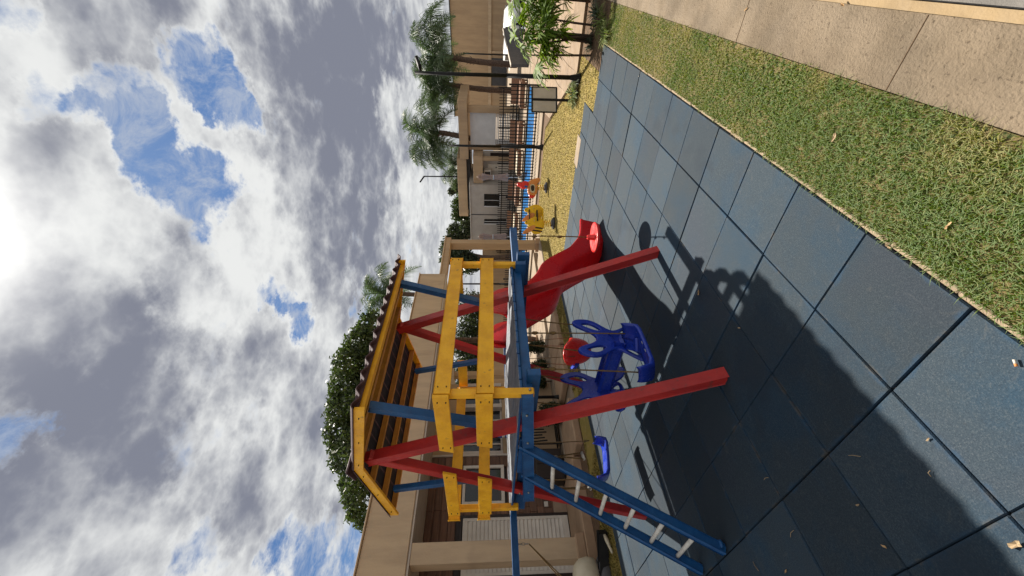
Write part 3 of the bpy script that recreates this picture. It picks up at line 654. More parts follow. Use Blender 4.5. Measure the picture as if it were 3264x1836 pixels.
# ------------------------------------------------------------------ clubhouse on the left
cb = thing('clubhouse', (3.5, 8.6, 0), 'beige clubhouse with wood clad wall, louvred door and deep plain fascia', 'building')
box('fascia', (-4, 7.39, 3.02), (9.88, 12.8, 3.77), M_beige, cb, .01)
box('soffit', (-3.98, 7.42, 2.985), (9.86, 12.7, 3.017), M_soff, cb, 0)
box('coping', (-4.02, 7.36, 3.773), (9.90, 12.82, 3.80), M_beige2, cb, .005)
box('pillar', (2.30, 7.43, .15), (2.615, 7.74, 2.983), M_beige, cb, .006)
box('pillar_base', (2.25, 7.385, .15), (2.665, 7.785, .30), M_slab, cb, .012)
box('porch_floor', (-4, 7.35, -.05), (3.98, 8.60, .147), M_slab, cb, .012)
box('wall', (-4, 8.66, -.05), (4.76, 9.2, 2.984), M_soil if False else M_dark, cb, 0)
zz0 = .15; wbase = mat('wall plinth', (.33, .24, .165), .85, (.27, .19, .13), 4)
dx0, dx1, dz1 = 2.42, 3.45, 2.27; wx0, wx1, wz0, wz1 = 3.70, 4.48, 1.44, 2.28
for r_ in range(19):
    z0 = zz0+.0+r_*.149; z1 = z0+.146
    xs = [-3.9, -1.4+random.uniform(-.3, .3), .9+random.uniform(-.3, .3), 2.0+random.uniform(-.2, .2), 3.55+random.uniform(-.08, .08), 4.72]
    segs = []
    for a, b in zip(xs[:-1], xs[1:]):
        cuts = [(a, b-.004)]
        for (h0, h1, g0, g1) in ((dx0, dx1, 0, dz1), (wx0, wx1, wz0, wz1)):
            if z1 > g0 and z0 < g1-.02:
                nc = []
                for (c0, c1) in cuts:
                    if c1 <= h0 or c0 >= h1: nc.append((c0, c1))
                    else:
                        if c0 < h0: nc.append((c0, h0))
                        if c1 > h1: nc.append((h1, c1))
                cuts = nc
        segs += cuts
    for a, b in segs:
        if b-a > .04: box('cladding_plank', (a, 8.615, z0), (b, 8.652, min(z1, 2.98)), M_wood, cb, .004)
box('corner_trim', (4.722, 8.59, .15), (4.765, 8.655, 2.98), M_soff, cb, .003)
box('plinth', (3.46, 8.60, .148), (4.72, 8.614, .42), wbase, cb, 0)
dr = box('door', (dx0+.02, 8.66-.03, .15), (dx1-.02, 8.668-.012, 2.25), M_dark, cb, 0)
for (a, b) in ((dx0+.02, 2.93), (2.94, dx1-.02)):
    for (c0, c1, e0, e1) in ((a, a+.06, .16, 2.24), (b-.06, b, .16, 2.24), (a+.06, b-.06, 2.14, 2.24), (a+.06, b-.06, .16, .28)): box('door_stile', (c0, 8.598, e0), (c1, 8.628, e1), M_door, dr, .003)
    for i in range(24):
        z = .285+i*.0772; beam('louvre', (a+.06, 8.613, z+.036), (b-.06, 8.613, z+.036), .012, .082, M_door, dr, side=(0, 1, -.32), bev=.002)
for (lo, hi) in (((dx0-.03, 8.585, .15), (dx0+.018, 8.63, 2.30)), ((dx1-.018, 8.585, .15), (dx1+.03, 8.63, 2.30)), ((dx0+.018, 8.585, 2.255), (dx1-.018, 8.63, 2.30))): box('door_frame', lo, hi, M_dark, dr, .004)
beam('door_handle', (3.355, 8.585, 1.17), (3.355, 8.585, 1.30), .02, .02, M_black, dr)
pl = box('door_plate', (2.885, 8.582, 1.64), (2.985, 8.594, 1.74), mat('dark blue plate', (.01, .03, .06), .4), dr, .003)
wm = mat('white print', (.7, .7, .7), .6)
for (a, b, c, e_) in ((2.915, 2.925, 1.66, 1.72), (2.945, 2.955, 1.66, 1.70), (2.925, 2.945, 1.69, 1.70)): box('door_plate_mark', (a, 8.578, c), (b, 8.581, e_), wm, dr, 0)
wn = box('window', (wx0+.02, 8.64, wz0+.02), (wx1-.02, 8.655, wz1-.02), M_glass, cb, 0)
for (lo, hi, mm) in (((wx0-.02, 8.585, wz0-.04), (wx0+.04, 8.638, wz1), M_door), ((wx1-.04, 8.585, wz0-.04), (wx1+.02, 8.638, wz1), M_door), ((wx0+.04, 8.585, wz1-.06), (wx1-.04, 8.638, wz1), M_door), ((wx0+.04, 8.58, wz0-.04), (wx1-.04, 8.638, wz0+.03), M_door), ((wx0-.05, 8.58, wz1+.002), (wx1+.05, 8.63, wz1+.05), M_dark)):
    box('window_frame', lo, hi, mm, wn, .004)
tag(box('wall_socket', (3.60, 8.59, .52), (3.70, 8.614, .60), M_door, None, .004), 'small white wall socket on the wood cladding by the door', 'socket')
# side wall with garden windows, further along
box('wall', (4.768, 8.66, -.05), (6.75, 9.2, 1.40), M_beige2, cb, 0); box('wall', (4.768, 8.66, 2.50), (6.75, 9.2, 2.984), M_beige2, cb, 0)
for x0, x1 in ((4.768, 4.86), (5.36, 5.47), (6.02, 6.12), (6.66, 6.75)): box('wall_pier', (x0, 8.64, 1.402), (x1, 9.2, 2.498), M_soff, cb, 0)
for x0, x1 in ((4.87, 5.35), (5.48, 6.01), (6.13, 6.65)):
    g = box('window', (x0, 8.80, 1.42), (x1, 8.82, 2.48), M_glass, cb, 0); box('window_frame', (x0, 8.77, 1.405), (x1, 8.798, 1.45), M_soff, g, .003); box('window_frame', ((x0+x1)/2-.02, 8.78, 1.452), ((x0+x1)/2+.02, 8.797, 2.48), M_soff, g, .003)
box('terrace_floor', (4.0, 8.22, -.05), (12.3, 13.2, .10), M_pale, cb, .01)
box('lintel', (9.885, 7.42, 3.0), (12.0, 7.72, 3.17), M_beige2, cb, .006)
box('lintel_cap', (9.885, 7.39, 3.173), (12.04, 7.75, 3.21), M_beige, cb, .004)
box('pillar', (11.66, 7.44, .02), (11.90, 7.70, 2.997), M_beige2, cb, .006); box('pillar_base', (11.61, 7.39, -.05), (11.95, 7.75, .13), M_slab, cb, .01)
for x0 in (7.6, 9.65): box('pillar', (x0, 11.9, .10), (x0+.22, 12.1, 2.984), M_beige2, cb, .005)
box('apron_slab', (4.03, 7.0, -.05), (5.08, 8.18, .10), M_slab, cb, .02); box('apron_slab', (5.62, 6.95, -.05), (6.52, 8.18, .09), M_slab, cb, .02); box('apron_slab', (6.55, 6.9, -.05), (7.7, 8.18, .09), M_slab, cb, .02)
box('apron_slab', (7.74, 7.2, -.05), (11.5, 8.18, .03), M_pale, cb, .02)
# dark cabinet, rack and bottles on the porch
ca = thing('storage_cabinet', (4.35, 8.4, .147), 'low dark brown cabinet against the wood clad wall', 'cabinet')
box('body', (4.0, 8.30, .15), (4.68, 8.58, .74), mat('dark brown laminate', (.035, .026, .02), .5), ca, .006); box('cabinet_door', (4.02, 8.285, .18), (4.335, 8.298, .71), M_dark, ca, .003); box('cabinet_door', (4.345, 8.285, .18), (4.66, 8.298, .71), M_dark, ca, .003)
rk = thing('slatted_rack', (5.15, 8.45, .10), 'black rack with drooping dark slats below the garden windows', 'rack')
for x in (4.82, 5.52):
    for y in (8.32, 8.58): beam('leg', (x, y, .10), (x, y, 1.28), .035, .035, M_black, rk, side=(1, 0, 0))
box('shelf', (4.78, 8.28, 1.283), (5.56, 8.62, 1.31), M_black, rk, .004); box('shelf', (4.84, 8.33, .98), (5.50, 8.57, 1.0), M_black, rk, .003); box('shelf', (4.84, 8.33, .16), (5.50, 8.57, .18), M_black, rk, .003)
for i in range(9):
    x = 4.84+i*.08; beam('slat', (x, 8.30, .96), (x+.05-.012*i, 8.30, .42+.05*(i % 3)), .03, .018, M_black, rk)
for x, mm, hh_, lab in ((5.06, M_bluep, .27, 'blue bottle with white cap and pale label on the black rack'), (5.20, M_redp, .25, 'red bottle with pale label on the black rack'), (5.36, M_crm, .22, 'cream bottle with dark cap on the black rack')):
    b = thing('bottle', (x, 8.36, 1.31), lab, 'bottle', 'bottles on the black rack')
    lathe('body', [(.045, 0), (.05, .01), (.05, hh_*.6), (.036, hh_*.78), (.02, hh_*.86)], (x, 8.36, 1.312), mm, b, 14); lathe('cap', [(.022, 0), (.022, .03), (.014, .042)], (x, 8.36, 1.312+hh_*.86), M_door if mm is not M_crm else M_black, b, 12)
    lathe('label_band', [(.0508, 0), (.0508, .07)], (x, 8.36, 1.36), M_door, b, 14)
# black trough and things beside the mat
tr = thing('planter_trough', (2.15, 6.65, 0), 'long black plastic trough lying on the verge by the porch', 'trough')
tp0, tp1 = Vector((2.34, 6.50, 0)), Vector((1.93, 6.86, 0)); dv = (tp1-tp0).normalized(); sv = Vector((-dv.y, dv.x, 0))
for s_ in (-1, 1): beam('side_wall', tp0+sv*.06*s_+Vector((0, 0, .065)), tp1+sv*.06*s_+Vector((0, 0, .065)), .014, .13, M_black, tr)
for p_ in (tp0, tp1): beam('end_wall', p_-sv*.052+Vector((0, 0, .065)), p_+sv*.052+Vector((0, 0, .065)), .014, .129, M_black, tr)
beam('base', tp0+Vector((0, 0, .012)), tp1+Vector((0, 0, .012)), .104, .016, M_black, tr)
tag(tube('weathered_stick', [(2.28, 6.46, .05), (2.20, 6.41, .045), (2.12, 6.40, .03), (2.02, 6.35, .02)], [.022, .03, .022, .018], M_crm, None, 7), 'pale weathered stick of wood leaning by the black trough', 'stick')
dm = thing('moulded_seat', (2.02, 7.05, 0), 'cream rounded plastic seat on a grey base beside the porch', 'seat')
c_ = P(1895, 1838, z=0)
lathe('base', [(.26, 0), (.27, .02), (.25, .10), (.20, .13)], (1.93, 6.99, -.01), M_grey, dm, 20); lathe('shell', [(.18, 0), (.235, .04), (.255, .14), (.23, .26), (.16, .335), (.07, .365), (.01, .37)], (1.95, 7.08, .115), M_crm, dm, 24)

# ------------------------------------------------------------------ foliage helpers
def leaf_cloud(name, ells, n, size, m, parent, flat=.6, seed=1):
    """many small leaf quads on and in a cluster of ellipsoids (cx,cy,cz,rx,ry,rz)"""
    g = np.random.default_rng(seed); wts = np.array([e[3]*e[4]+e[3]*e[5]+e[4]*e[5] for e in ells]); idx = g.choice(len(ells), n, p=wts/wts.sum()); E_ = np.array(ells)[idx]
    dv_ = g.normal(0, 1, (n, 3)); dv_ /= np.linalg.norm(dv_, axis=1)[:, None]; rr_ = g.uniform(.55, 1.05, n)**.6
    c = E_[:, :3]+dv_*E_[:, 3:]*rr_[:, None]; c += g.normal(0, size*.6, (n, 3))
    nrm = dv_*flat+g.normal(0, .7, (n, 3)); nrm /= np.linalg.norm(nrm, axis=1)[:, None]
    t1 = np.cross(nrm, g.normal(0, 1, (n, 3))); t1 /= np.linalg.norm(t1, axis=1)[:, None]; t2 = np.cross(nrm, t1); s_ = (size*g.uniform(.5, 1.2, n))[:, None]
    vs = np.stack([c-t1*s_, c+t2*s_*.45, c+t1*s_, c-t2*s_*.45], 1).reshape(-1, 3); fs = [(4*i, 4*i+1, 4*i+2, 4*i+3) for i in range(n)]
    tint = np.repeat(np.clip(g.uniform(0, 1, n)*.7+.3*(rr_ > .95), 0, 1), 4)
    return mesh(name, vs, fs, m, parent, tint=tint)
def tree(name, base, trunk_h, ells, n, size, m, label, group=None, tr_=.16, seed=1):
    t = thing(name, base, label, 'tree', group); b = Vector(base)
    pts = [b+Vector((random.uniform(-.1, .1)*i, random.uniform(-.1, .1)*i, trunk_h*i/4)) for i in range(5)]; tk = tube('trunk', pts, [tr_*1.3, tr_*1.1, tr_, tr_*.85, tr_*.6], M_bark, t, 9)
    for e in ells[:7]:
        tube('limb', [pts[2+random.randint(0, 1)], (pts[3]+Vector(e[:3]))/2+Vector((0, 0, -.1)), Vector(e[:3])], [tr_*.55, tr_*.35, tr_*.12], M_bark, tk, 6)
    leaf_cloud('crown', ells, n, size, m, t, seed=seed); return t
def clump(c, rx, ry, rz_, k, frac, seed):
    g = random.Random(seed); out = []
    for _ in range(k):
        while True:
            p = [g.uniform(-1, 1) for _ in range(3)]
            if sum(q*q for q in p) < 1: break
        out.append((c[0]+p[0]*rx, c[1]+p[1]*ry, c[2]+p[2]*rz_, rx*frac*g.uniform(.7, 1.3), rx*frac*g.uniform(.7, 1.3), rz_*frac*g.uniform(.9, 1.5)))
    return out
# broad tree behind the clubhouse: outline points (u,v) of clumps in the photograph, at the tree's own distance
TD = 17.0
def at_depth(u, v, dd): r = ray(u, v); return Vector((0, 0, CAMH))+r*(dd/r.dot(fw))
ells = []
for (u, v, rpx) in ((1185, 1040, 48), (1150, 1095, 55), (1200, 1110, 60), (1110, 1160, 55), (1170, 1180, 60), (1095, 1230, 55), (1160, 1260, 70), (1085, 1300, 52), (1145, 1330, 65), (1080, 1380, 52), (1140, 1410, 65), (1090, 1450, 50), (1150, 1490, 58), (1115, 1525, 45), (1130, 1570, 42), (1135, 1610, 36), (1150, 1650, 28), (1200, 1560, 40), (1220, 1350, 60), (1220, 1200, 60), (1250, 1100, 60), (1165, 1675, 20), (1120, 1645, 18)):
    c = at_depth(u, v, TD+random.uniform(-.9, .9)); r_ = rpx*TD/FPX*1.0; ells.append((c.x, c.y, c.z, r_, r_, r_*.8))
c0 = at_depth(1250, 1330, TD); tree('broad_tree', (c0.x, c0.y, -.05), 5.2, ells, 19000, .12, LF_tree, 'broad dark green tree crown rising above the clubhouse fascia', tr_=.28, seed=3)
# trees beyond the annex
for k, (spots, lab, mm) in enumerate(((((1478, 640, 24), (1462, 655, 22), (1470, 680, 26), (1490, 700, 24), (1455, 690, 14), (1500, 650, 20)), 'dense dark tree behind the annex roof', LF_tree),
                                  (((1450, 735, 24), (1475, 745, 26), (1435, 760, 16), (1490, 725, 20), (1460, 770, 20)), 'lighter green tree with loose crown behind the annex', LF_hedge),
                                  (((1425, 790, 22), (1440, 810, 26), (1460, 800, 24), (1420, 830, 16), (1480, 820, 30), (1500, 840, 30), (1470, 850, 22)), 'pale leafy tree seen through the terrace portal', LF_hedge),
                                  (((1462, 585, 14), (1452, 600, 12), (1440, 610, 8)), 'small tree behind the pavilion roof', LF_hedge))):
    dd = (30, 29, 24, 36)[k]; e = []
    for (u, v, rp) in spots: c = at_depth(u, v, dd+random.uniform(-.6, .6)); r_ = rp*dd/FPX; e.append((c.x, c.y, c.z, r_, r_, r_))
    c = at_depth(1540, np.mean([s_[1] for s_ in spots]), dd); tree('leafy_tree', (c.x, c.y, -.05), e[0][2]*.8, e, 3200, .13, mm, lab, 'trees beyond the pool', .14, 20+k)
# hedge and wall beyond the terrace
hw = thing('garden_wall', (14.2, 15.5, 0), 'low beige garden wall beyond the terrace with hedge behind', 'wall'); box('panel', (8, 15.4, -.05), (23.4, 15.6, 2.05), M_beige2, hw, 0); box('coping', (7.97, 15.36, 2.053), (23.43, 15.64, 2.11), M_beige, hw, .005)
for i in range(11):
    x = 8.9+i*1.0; h_ = thing('hedge_bush', (x, 16.6, -.05), 'dense leafy hedge bush rising behind the garden wall', 'hedge', 'hedge behind the garden wall')
    tube('stem', [(x, 16.6, -.05), (x+.05, 16.6, 1.2), (x, 16.6, 2.2)], [.06, .05, .03], M_bark, h_, 6); leaf_cloud('foliage', clump((x, 16.6, 2.55), .75, .5, 1.05, 12, .6, i), 1900, .10, LF_hedge, h_, seed=40+i)

# palms -----------------------------------------------------------------
def frond_mesh(name, L_, nl, leaf, droop, m, wid=.035, arch=.35):
    """feather frond along +x: rib arching up and over, rows of hanging leaflets"""
    vs = []; fs = []; ti = []
    def pt(t): return np.array([L_*(t-.18*t*t), 0, L_*(arch*t-droop*t*t)])
    ribs = [pt(i/12) for i in range(13)]
    v, f = tube_geo([tuple(p) for p in ribs], [.022*(1-.75*i/12) for i in range(13)], 5); vs += v; fs += f; ti += [.6]*len(v)
    g = np.random.default_rng(5)
    for i in range(nl):
        t = .12+.88*i/nl; p = pt(t); tn = pt(min(t+.02, 1.02))-p; tn /= np.linalg.norm(tn)
        for s_ in (-1, 1):
            ll = leaf*math.sin(math.pi*min(max(t*.86+.12, 0), 1))*g.uniform(.7, 1.2); dr_ = np.array([.55, s_*1., g.uniform(-.5, .9)]); dr_ = dr_/np.linalg.norm(dr_)
            e1 = p+dr_*ll*.5; e2 = p+dr_*ll*.85+np.array([.08*ll, 0, -ll*.5*g.uniform(.4, 1.4)]); o = len(vs); wv2 = tn*wid/2
            vs += [tuple(p-wv2), tuple(p+wv2), tuple(e1+wv2*.9), tuple(e1-wv2*.9), tuple(e2)]; fs += [(o, o+1, o+2, o+3), (o+3, o+2, o+4)]; tv = g.uniform(0, 1); ti += [tv]*5
    me = bpy.data.meshes.new(name); me.from_pydata(vs, [], fs); me.materials.append(m); a = me.attributes.new('tint', 'FLOAT', 'POINT'); a.data.foreach_set('value', np.array(ti, dtype=np.float32)); return me
FR = [frond_mesh('frond', 1.9, 84, .72, dr_, LF_palm, .020, ar) for dr_, ar in ((.95, .85), (.9, .45), (1.0, 1.2))]
def palm(base, top, nf, scale, label, group=None, tr_=.13, seed=0, shag=True):
    t = thing('palm_tree', base, label, 'palm', group); b = Vector(base); tp_ = Vector(top); g = random.Random(seed)
    n = 14; pts = []; rad = []
    for i in range(n+1):
        s_ = i/n; p = b.lerp(tp_, s_); pts.append(p+Vector((.06*math.sin(s_*5+seed), .05*math.sin(s_*4), 0))); rad.append(tr_*(1.15-.3*s_)*(1+(.13 if i % 2 and shag else 0)))
    tk = tube('trunk', pts, rad, M_trunk, t, 9)
    if shag:
        for i in range(22):
            s_ = g.uniform(.55, .99); p = b.lerp(tp_, s_); a = g.uniform(0, 6.28); dv_ = Vector((math.cos(a), math.sin(a), 0)); beam('leaf_boot', p+dv_*tr_*.7, p+dv_*(tr_+.10)+Vector((0, 0, .20)), .05, .02, M_trunk, tk, bev=0, wd2=.02)
    for i in range(nf):
        o = link('frond', FR[g.randint(0, 2)], t, tp_); a = 2*math.pi*i/nf*2.4+g.uniform(-.3, .3); o.rotation_euler = (g.uniform(-.25, .25), g.uniform(-.75, .55), a); s_ = scale*g.uniform(.8, 1.15); o.scale = (s_, s_, s_)
    return t
def gpt(u, v, dd): p = at_depth(u, v, dd); return p
PG = 'palms beyond the pool'
for (ub, vb, ut, vt, dd, nf, sc, lab, sd_) in ((1609, 206, 1415, 182, 25, 30, 1.62, 'tall feathery palm standing nearest the white cars', 1), (1612, 290, 1412, 270, 26, 26, 1.25, 'feathery palm with narrow trunk between the lamp post and the white gate', 2),
                                  (1600, 458, 1400, 425, 25, 28, 1.4, 'feathery palm with shaggy trunk in front of the white gate wall', 3), (1600, 545, 1465, 530, 28, 18, 1.0, 'smaller feathery palm crown above the pavilion roof', 4)):
    b = gpt(ub, vb, dd); tpp = gpt(ut, vt, dd); palm((b.x, b.y, -.05), tpp, nf, sc, lab, PG, .16, sd_)
b = gpt(1600, 945, 20.5); tpp = gpt(1255, 940, 20.5)
palm((b.x, b.y, -.05), tpp, 20, 1.05, 'feathery palm crown between the broad tree and the portal', None, .13, 9, False)
b = gpt(1690, 1083, 13.5); t = thing('log_post', (b.x, b.y, .1), 'rough brown log post standing on the terrace under the roof', 'post')
tube('shaft', [(b.x+.02*math.sin(i*1.7), b.y+.02*math.cos(i*2.3), .1+i*.288) for i in range(11)], [.10+.012*math.sin(i*2.1) for i in range(11)], M_trunk, t, 10); lathe('footing', [(.17, 0), (.16, .06), (.12, .08)], (b.x, b.y, .1), M_slab, t, 14)

# ------------------------------------------------------------------ far buildings
def bld(name, loc, label): return thing(name, loc, label, 'building')
tb = bld('warehouse', (45, 2, -.92), 'long tan wall of a tall plain building behind the palms')
box('wall', (44, -22, 1.72), (50, 12.6, 5.1), M_beige2, tb, 0); box('wall', (44.08, -22, -.92), (50, 12.6, 1.42), M_beige2, tb, 0); box('band', (43.93, -22.02, 1.423), (50, 12.62, 1.717), M_beige, tb, .01); box('coping', (43.9, -22.03, 5.103), (50.05, 12.63, 5.2), M_grey, tb, .01)
for y in (-5.2, .2, 6.6): box('pilaster', (44.0, y, -.92), (44.075, y+.18, 1.415), M_beige, tb, 0)
g = box('roller_door', (44.03, 7.2, -.05), (44.075, 9.6, 1.40), M_grey, tb, 0)
wg = bld('white_gatehouse', (24.5, 7.3, -.05), 'white wall above a louvred gate framed in tan posts')
box('wall', (24.4, 6.75, 1.28), (24.6, 8.6, 2.78), M_wwall, wg, 0)
box('post', (24.2, 6.40, -.05), (24.6, 6.72, 2.9), M_beige2, wg, .01); box('post', (24.25, 8.62, -.05), (24.6, 8.86, 2.9), M_beige2, wg, .01)
for i in range(13): box('gate_louvre', (24.42, 6.80, -.0+i*.098), (24.5, 8.55, .07+i*.098), M_wwall, wg, .004)
box('roof_slab', (23.9, 6.0, 2.903), (27.5, 9.3, 3.42), M_beige2, wg, .01)
pvn = bld('pavilion', (24, 10, -.05), 'open pavilion with two flat tan fascias behind the pool fence')
box('upper_fascia', (24.0, 9.32, 3.05), (28, 13.2, 3.62), M_beige2, pvn, .01); box('upper_soffit', (24.3, 9.4, 2.85), (28, 12.9, 3.047), M_grey, pvn, 0)
box('lower_fascia', (23.4, 8.9, 2.05), (26, 10.6, 2.62), M_beige2, pvn, .01); box('wall', (24.1, 8.9, -.05), (24.3, 10.6, 2.047), M_annex, pvn, 0)
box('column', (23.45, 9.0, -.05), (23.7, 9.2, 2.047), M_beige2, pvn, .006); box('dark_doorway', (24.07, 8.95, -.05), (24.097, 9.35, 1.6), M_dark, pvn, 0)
gd = box('door', (24.05, 9.65, 0), (24.097, 10.05, 1.75), M_door, pvn, 0); box('door_mark', (24.03, 9.80, 1.2), (24.047, 9.88, 1.28), M_grey, gd, 0)
ac = thing('air_conditioner', (23.98, 10.1, 1.7), 'white air conditioner box on the pavilion wall', 'air conditioner'); box('case', (23.75, 9.9, 1.55), (24.095, 10.35, 1.98), M_door, ac, .01); box('grille', (23.735, 10.0, 1.6), (23.748, 10.2, 1.93), M_dark, ac, 0); box('bracket', (23.8, 10.36, 1.62), (24.09, 10.5, 1.78), M_grey, ac, .005)
an = bld('annex', (23.3, 13, -.05), 'flat roofed cool beige annex with two small dark windows')
box('wall', (23.2, 10.62, -.05), (26.5, 15.3, 2.80), M_annex, an, 0); box('coping', (23.15, 10.60, 2.803), (26.5, 15.32, 2.88), M_annex, an, .01); box('joint_strip', (23.18, 12.6, -.05), (23.197, 12.66, 2.80), M_grey, an, 0)
for (y0, y1, z0, z1) in ((11.2, 12.0, 1.02, 1.98), (12.95, 13.25, .55, 1.98)):
    g = box('window', (23.165, y0, z0), (23.197, y1, z1), M_glass, an, 0)
    for (lo, hi) in (((23.13, y0-.06, z0-.06), (23.163, y1+.06, z0)), ((23.13, y1, z0), (23.163, y1+.06, z1)), ((23.13, (y0+y1)/2-.012, z0), (23.163, (y0+y1)/2+.012, z1))): box('window_frame', lo, hi, M_wwall, g, 0)
gw = thing('parapet_wall', (22, 3.4, -.05), 'low dark grey wall receding past the white cars', 'wall'); box('panel', (19.2, 3.33, -.92), (31, 3.448, .76), M_grey, gw, 0); box('coping', (19.15, 3.31, .763), (31.05, 3.446, .79), M_soff, gw, .004)
def car(x, y, rz_, label):
    t = thing('parked_car', (x, y, -.92), label, 'car', 'white cars parked behind the grey wall')
    sec_ = [(-2.0, .35), (-2.02, .75), (-1.75, .88), (-1.35, .95), (-.75, 1.42), (.55, 1.46), (1.25, 1.0), (1.9, .85), (2.05, .6), (2.03, .35)]
    vs = []; fs = []; n = len(sec_)
    for s_, ins in ((-.82, 0), (.82, 0)):
        for (a, z) in sec_: k = .82 if z < 1.0 else .82-(z-1.0)*.42; vs.append((a, math.copysign(k, s_), z))
    fs = [tuple(range(n)), tuple(range(2*n-1, n-1, -1))]+[(i, i+n, (i+1) % n+n, (i+1) % n) for i in range(n)]
    bm = bmesh.new(); bv = [bm.verts.new(v) for v in vs]
    for f in fs: bm.faces.new([bv[i] for i in f])
    bmesh.ops.recalc_face_normals(bm, faces=bm.faces[:]); bmesh.ops.bevel(bm, geom=bm.edges[:], offset=.05, segments=2, affect='EDGES')
    rot = Matrix.Rotation(rz_, 4, 'Z'); mv = Matrix.Translation((x, y, -.92))@rot
    bmesh.ops.transform(bm, matrix=mv, verts=bm.verts[:]); bm2obj('body', bm, M_car, t, True)
    def pb(nm, lo, hi, m):
        bm = bmesh.new(); bm_box(bm, lo, hi, .01); bmesh.ops.transform(bm, matrix=mv, verts=bm.verts[:]); return bm2obj(nm, bm, m, t)
    for s_ in (-1, 1):
        pb('side_window', (-.95, s_*.80-.02, 1.02), (-.1, s_*.80+.02, 1.34), M_glass); pb('side_window', (0, s_*.80-.02, 1.02), (.75, s_*.80+.02, 1.34), M_glass)
        for a in (-1.3, 1.3):
            wv_, wf = tube_geo([(a, s_*.62, .33), (a, s_*.84, .33)], .33, 16); wv_ = [tuple(mv@Vector(p)) for p in wv_]; mesh('wheel', wv_, wf, M_tyre, t)
        pb('headlight', (1.93, s_*.6-.12, .62), (2.07, s_*.6+.12, .76), M_door); pb('mirror', (.75, s_*.92-.07, 1.0), (.87, s_*.92+.07, 1.1), M_black)
    pb('windscreen', (.72, -.6, 1.06), (1.08, .6, 1.30), M_glass)
c = P(1668, 85, z=0); c.x = 20.6; c.y = 1.75
car(37.8, 3.75, R(35), 'white hatchback parked behind the grey wall, half hidden by the shrub'); car(36.5, 5.4, R(35), 'white car whose roof alone shows above the grey wall')

# ------------------------------------------------------------------ pool fence, umbrellas, loungers
def fence(x, y0, y1, label, sp_, h0, h1, th):
    t = thing('pool_fence', (x, (y0+y1)/2, 0), label, 'fence')
    for z in (h0+.04, h0+.35, h1-.22): beam('rail', (x, y0, z), (x, y1, z), th*1.4, th*1.6, M_black, t, bev=0)
    bm = bmesh.new(); bm_box(bm, (-th/2, -th/2, 0), (th/2, th/2, h1-h0), 0); me = bpy.data.meshes.new('picket'); bm.to_mesh(me); bm.free(); me.materials.append(M_black); n = int((y1-y0)/sp_)
    for i in range(n): link('picket', me, t, (x, y0+(i+.5)*(y1-y0)/n, h0))
    for i in range(int((y1-y0)/2)+1): y = min(y0+i*2, y1); beam('post', (x, y, -.05), (x, y, h1+.06), .05, .05, M_black, t, side=(1, 0, 0))
fence(14.45, 3.1, 14.6, 'black picket fence along the near side of the pool', .118, .06, 1.0, .026)
fence(22.6, 5.0, 15.2, 'black picket fence across the far side of the pool', .14, .06, 1.15, .028)
def umbrella(u, v, dd, label):
    b = at_depth(1650, v, dd); x, y = b.x, b.y; z1 = at_depth(u, v, dd).z; t = thing('closed_umbrella', (x, y, .03), label, 'umbrella', 'closed umbrellas by the pool')
    tube('pole', [(x, y, .03), (x, y, z1)], .022, M_door, t, 8); lathe('base', [(.25, 0), (.25, .05), (.05, .08), (.04, .2)], (x, y, .03), M_grey, t, 16)
    prof = [(.10, 0), (.16, .06), (.12, .35), (.085, .75), (.10, 1.05), (.15, 1.28), (.09, 1.42), (.10, 1.45), (.03, 1.52)]; zb = z1-1.55; vs = []; fs = []; n = 20
    for r_, z_ in prof:
        for k in range(n): a = 2*math.pi*k/n; rr_ = r_*(1.25 if k % 2 else .75); vs.append((x+rr_*math.cos(a), y+rr_*math.sin(a), zb+z_))
    for i in range(len(prof)-1):
        for k in range(n): fs.append((i*n+k, i*n+(k+1) % n, (i+1)*n+(k+1) % n, (i+1)*n+k))
    mesh('canopy', vs, fs, M_canvas, t); lathe('strap', [(.115, 0), (.115, .06)], (x, y, zb+.72), M_soff, t, 14)
umbrella(1520, 566, 19.8, 'closed pink beige umbrella in front of the annex corner by the lamp pole'); umbrella(1524, 755, 22, 'closed pink beige umbrella beside the terrace portal')
LG = 'brown loungers along the far pool edge'
for i, (u, v) in enumerate(((1678, 430), (1676, 520), (1668, 620), (1666, 715), (1680, 300))):
    p = P(u, v, z=.03); p.x = 19.4; p.y = P(u, v, x=19.4).y; t = thing('pool_lounger', (p.x, p.y, .03), 'brown wicker lounger with a cream cushion beside the blue pool' if i % 2 else 'brown wicker lounger with a brown cushion beside the blue pool', 'lounger', LG)
    box('base', (p.x-.3, p.y-.55, .13), (p.x+.35, p.y+.55, .30), M_wick, t, .02); beam('backrest', (p.x+.33, p.y, .30), (p.x+.52, p.y, .68), 1.08, .06, M_wick, t, side=(0, 1, 0))
    for a in (-.25, .3):
        for b_ in (-.5, .5): box('leg', (p.x+a-.03, p.y+b_-.03, .03), (p.x+a+.03, p.y+b_+.03, .128), M_wick, t, 0)
    box('cushion', (p.x-.28, p.y-.52, .302), (p.x+.3, p.y+.52, .35), M_crm if i % 2 else M_wick, t, .02)

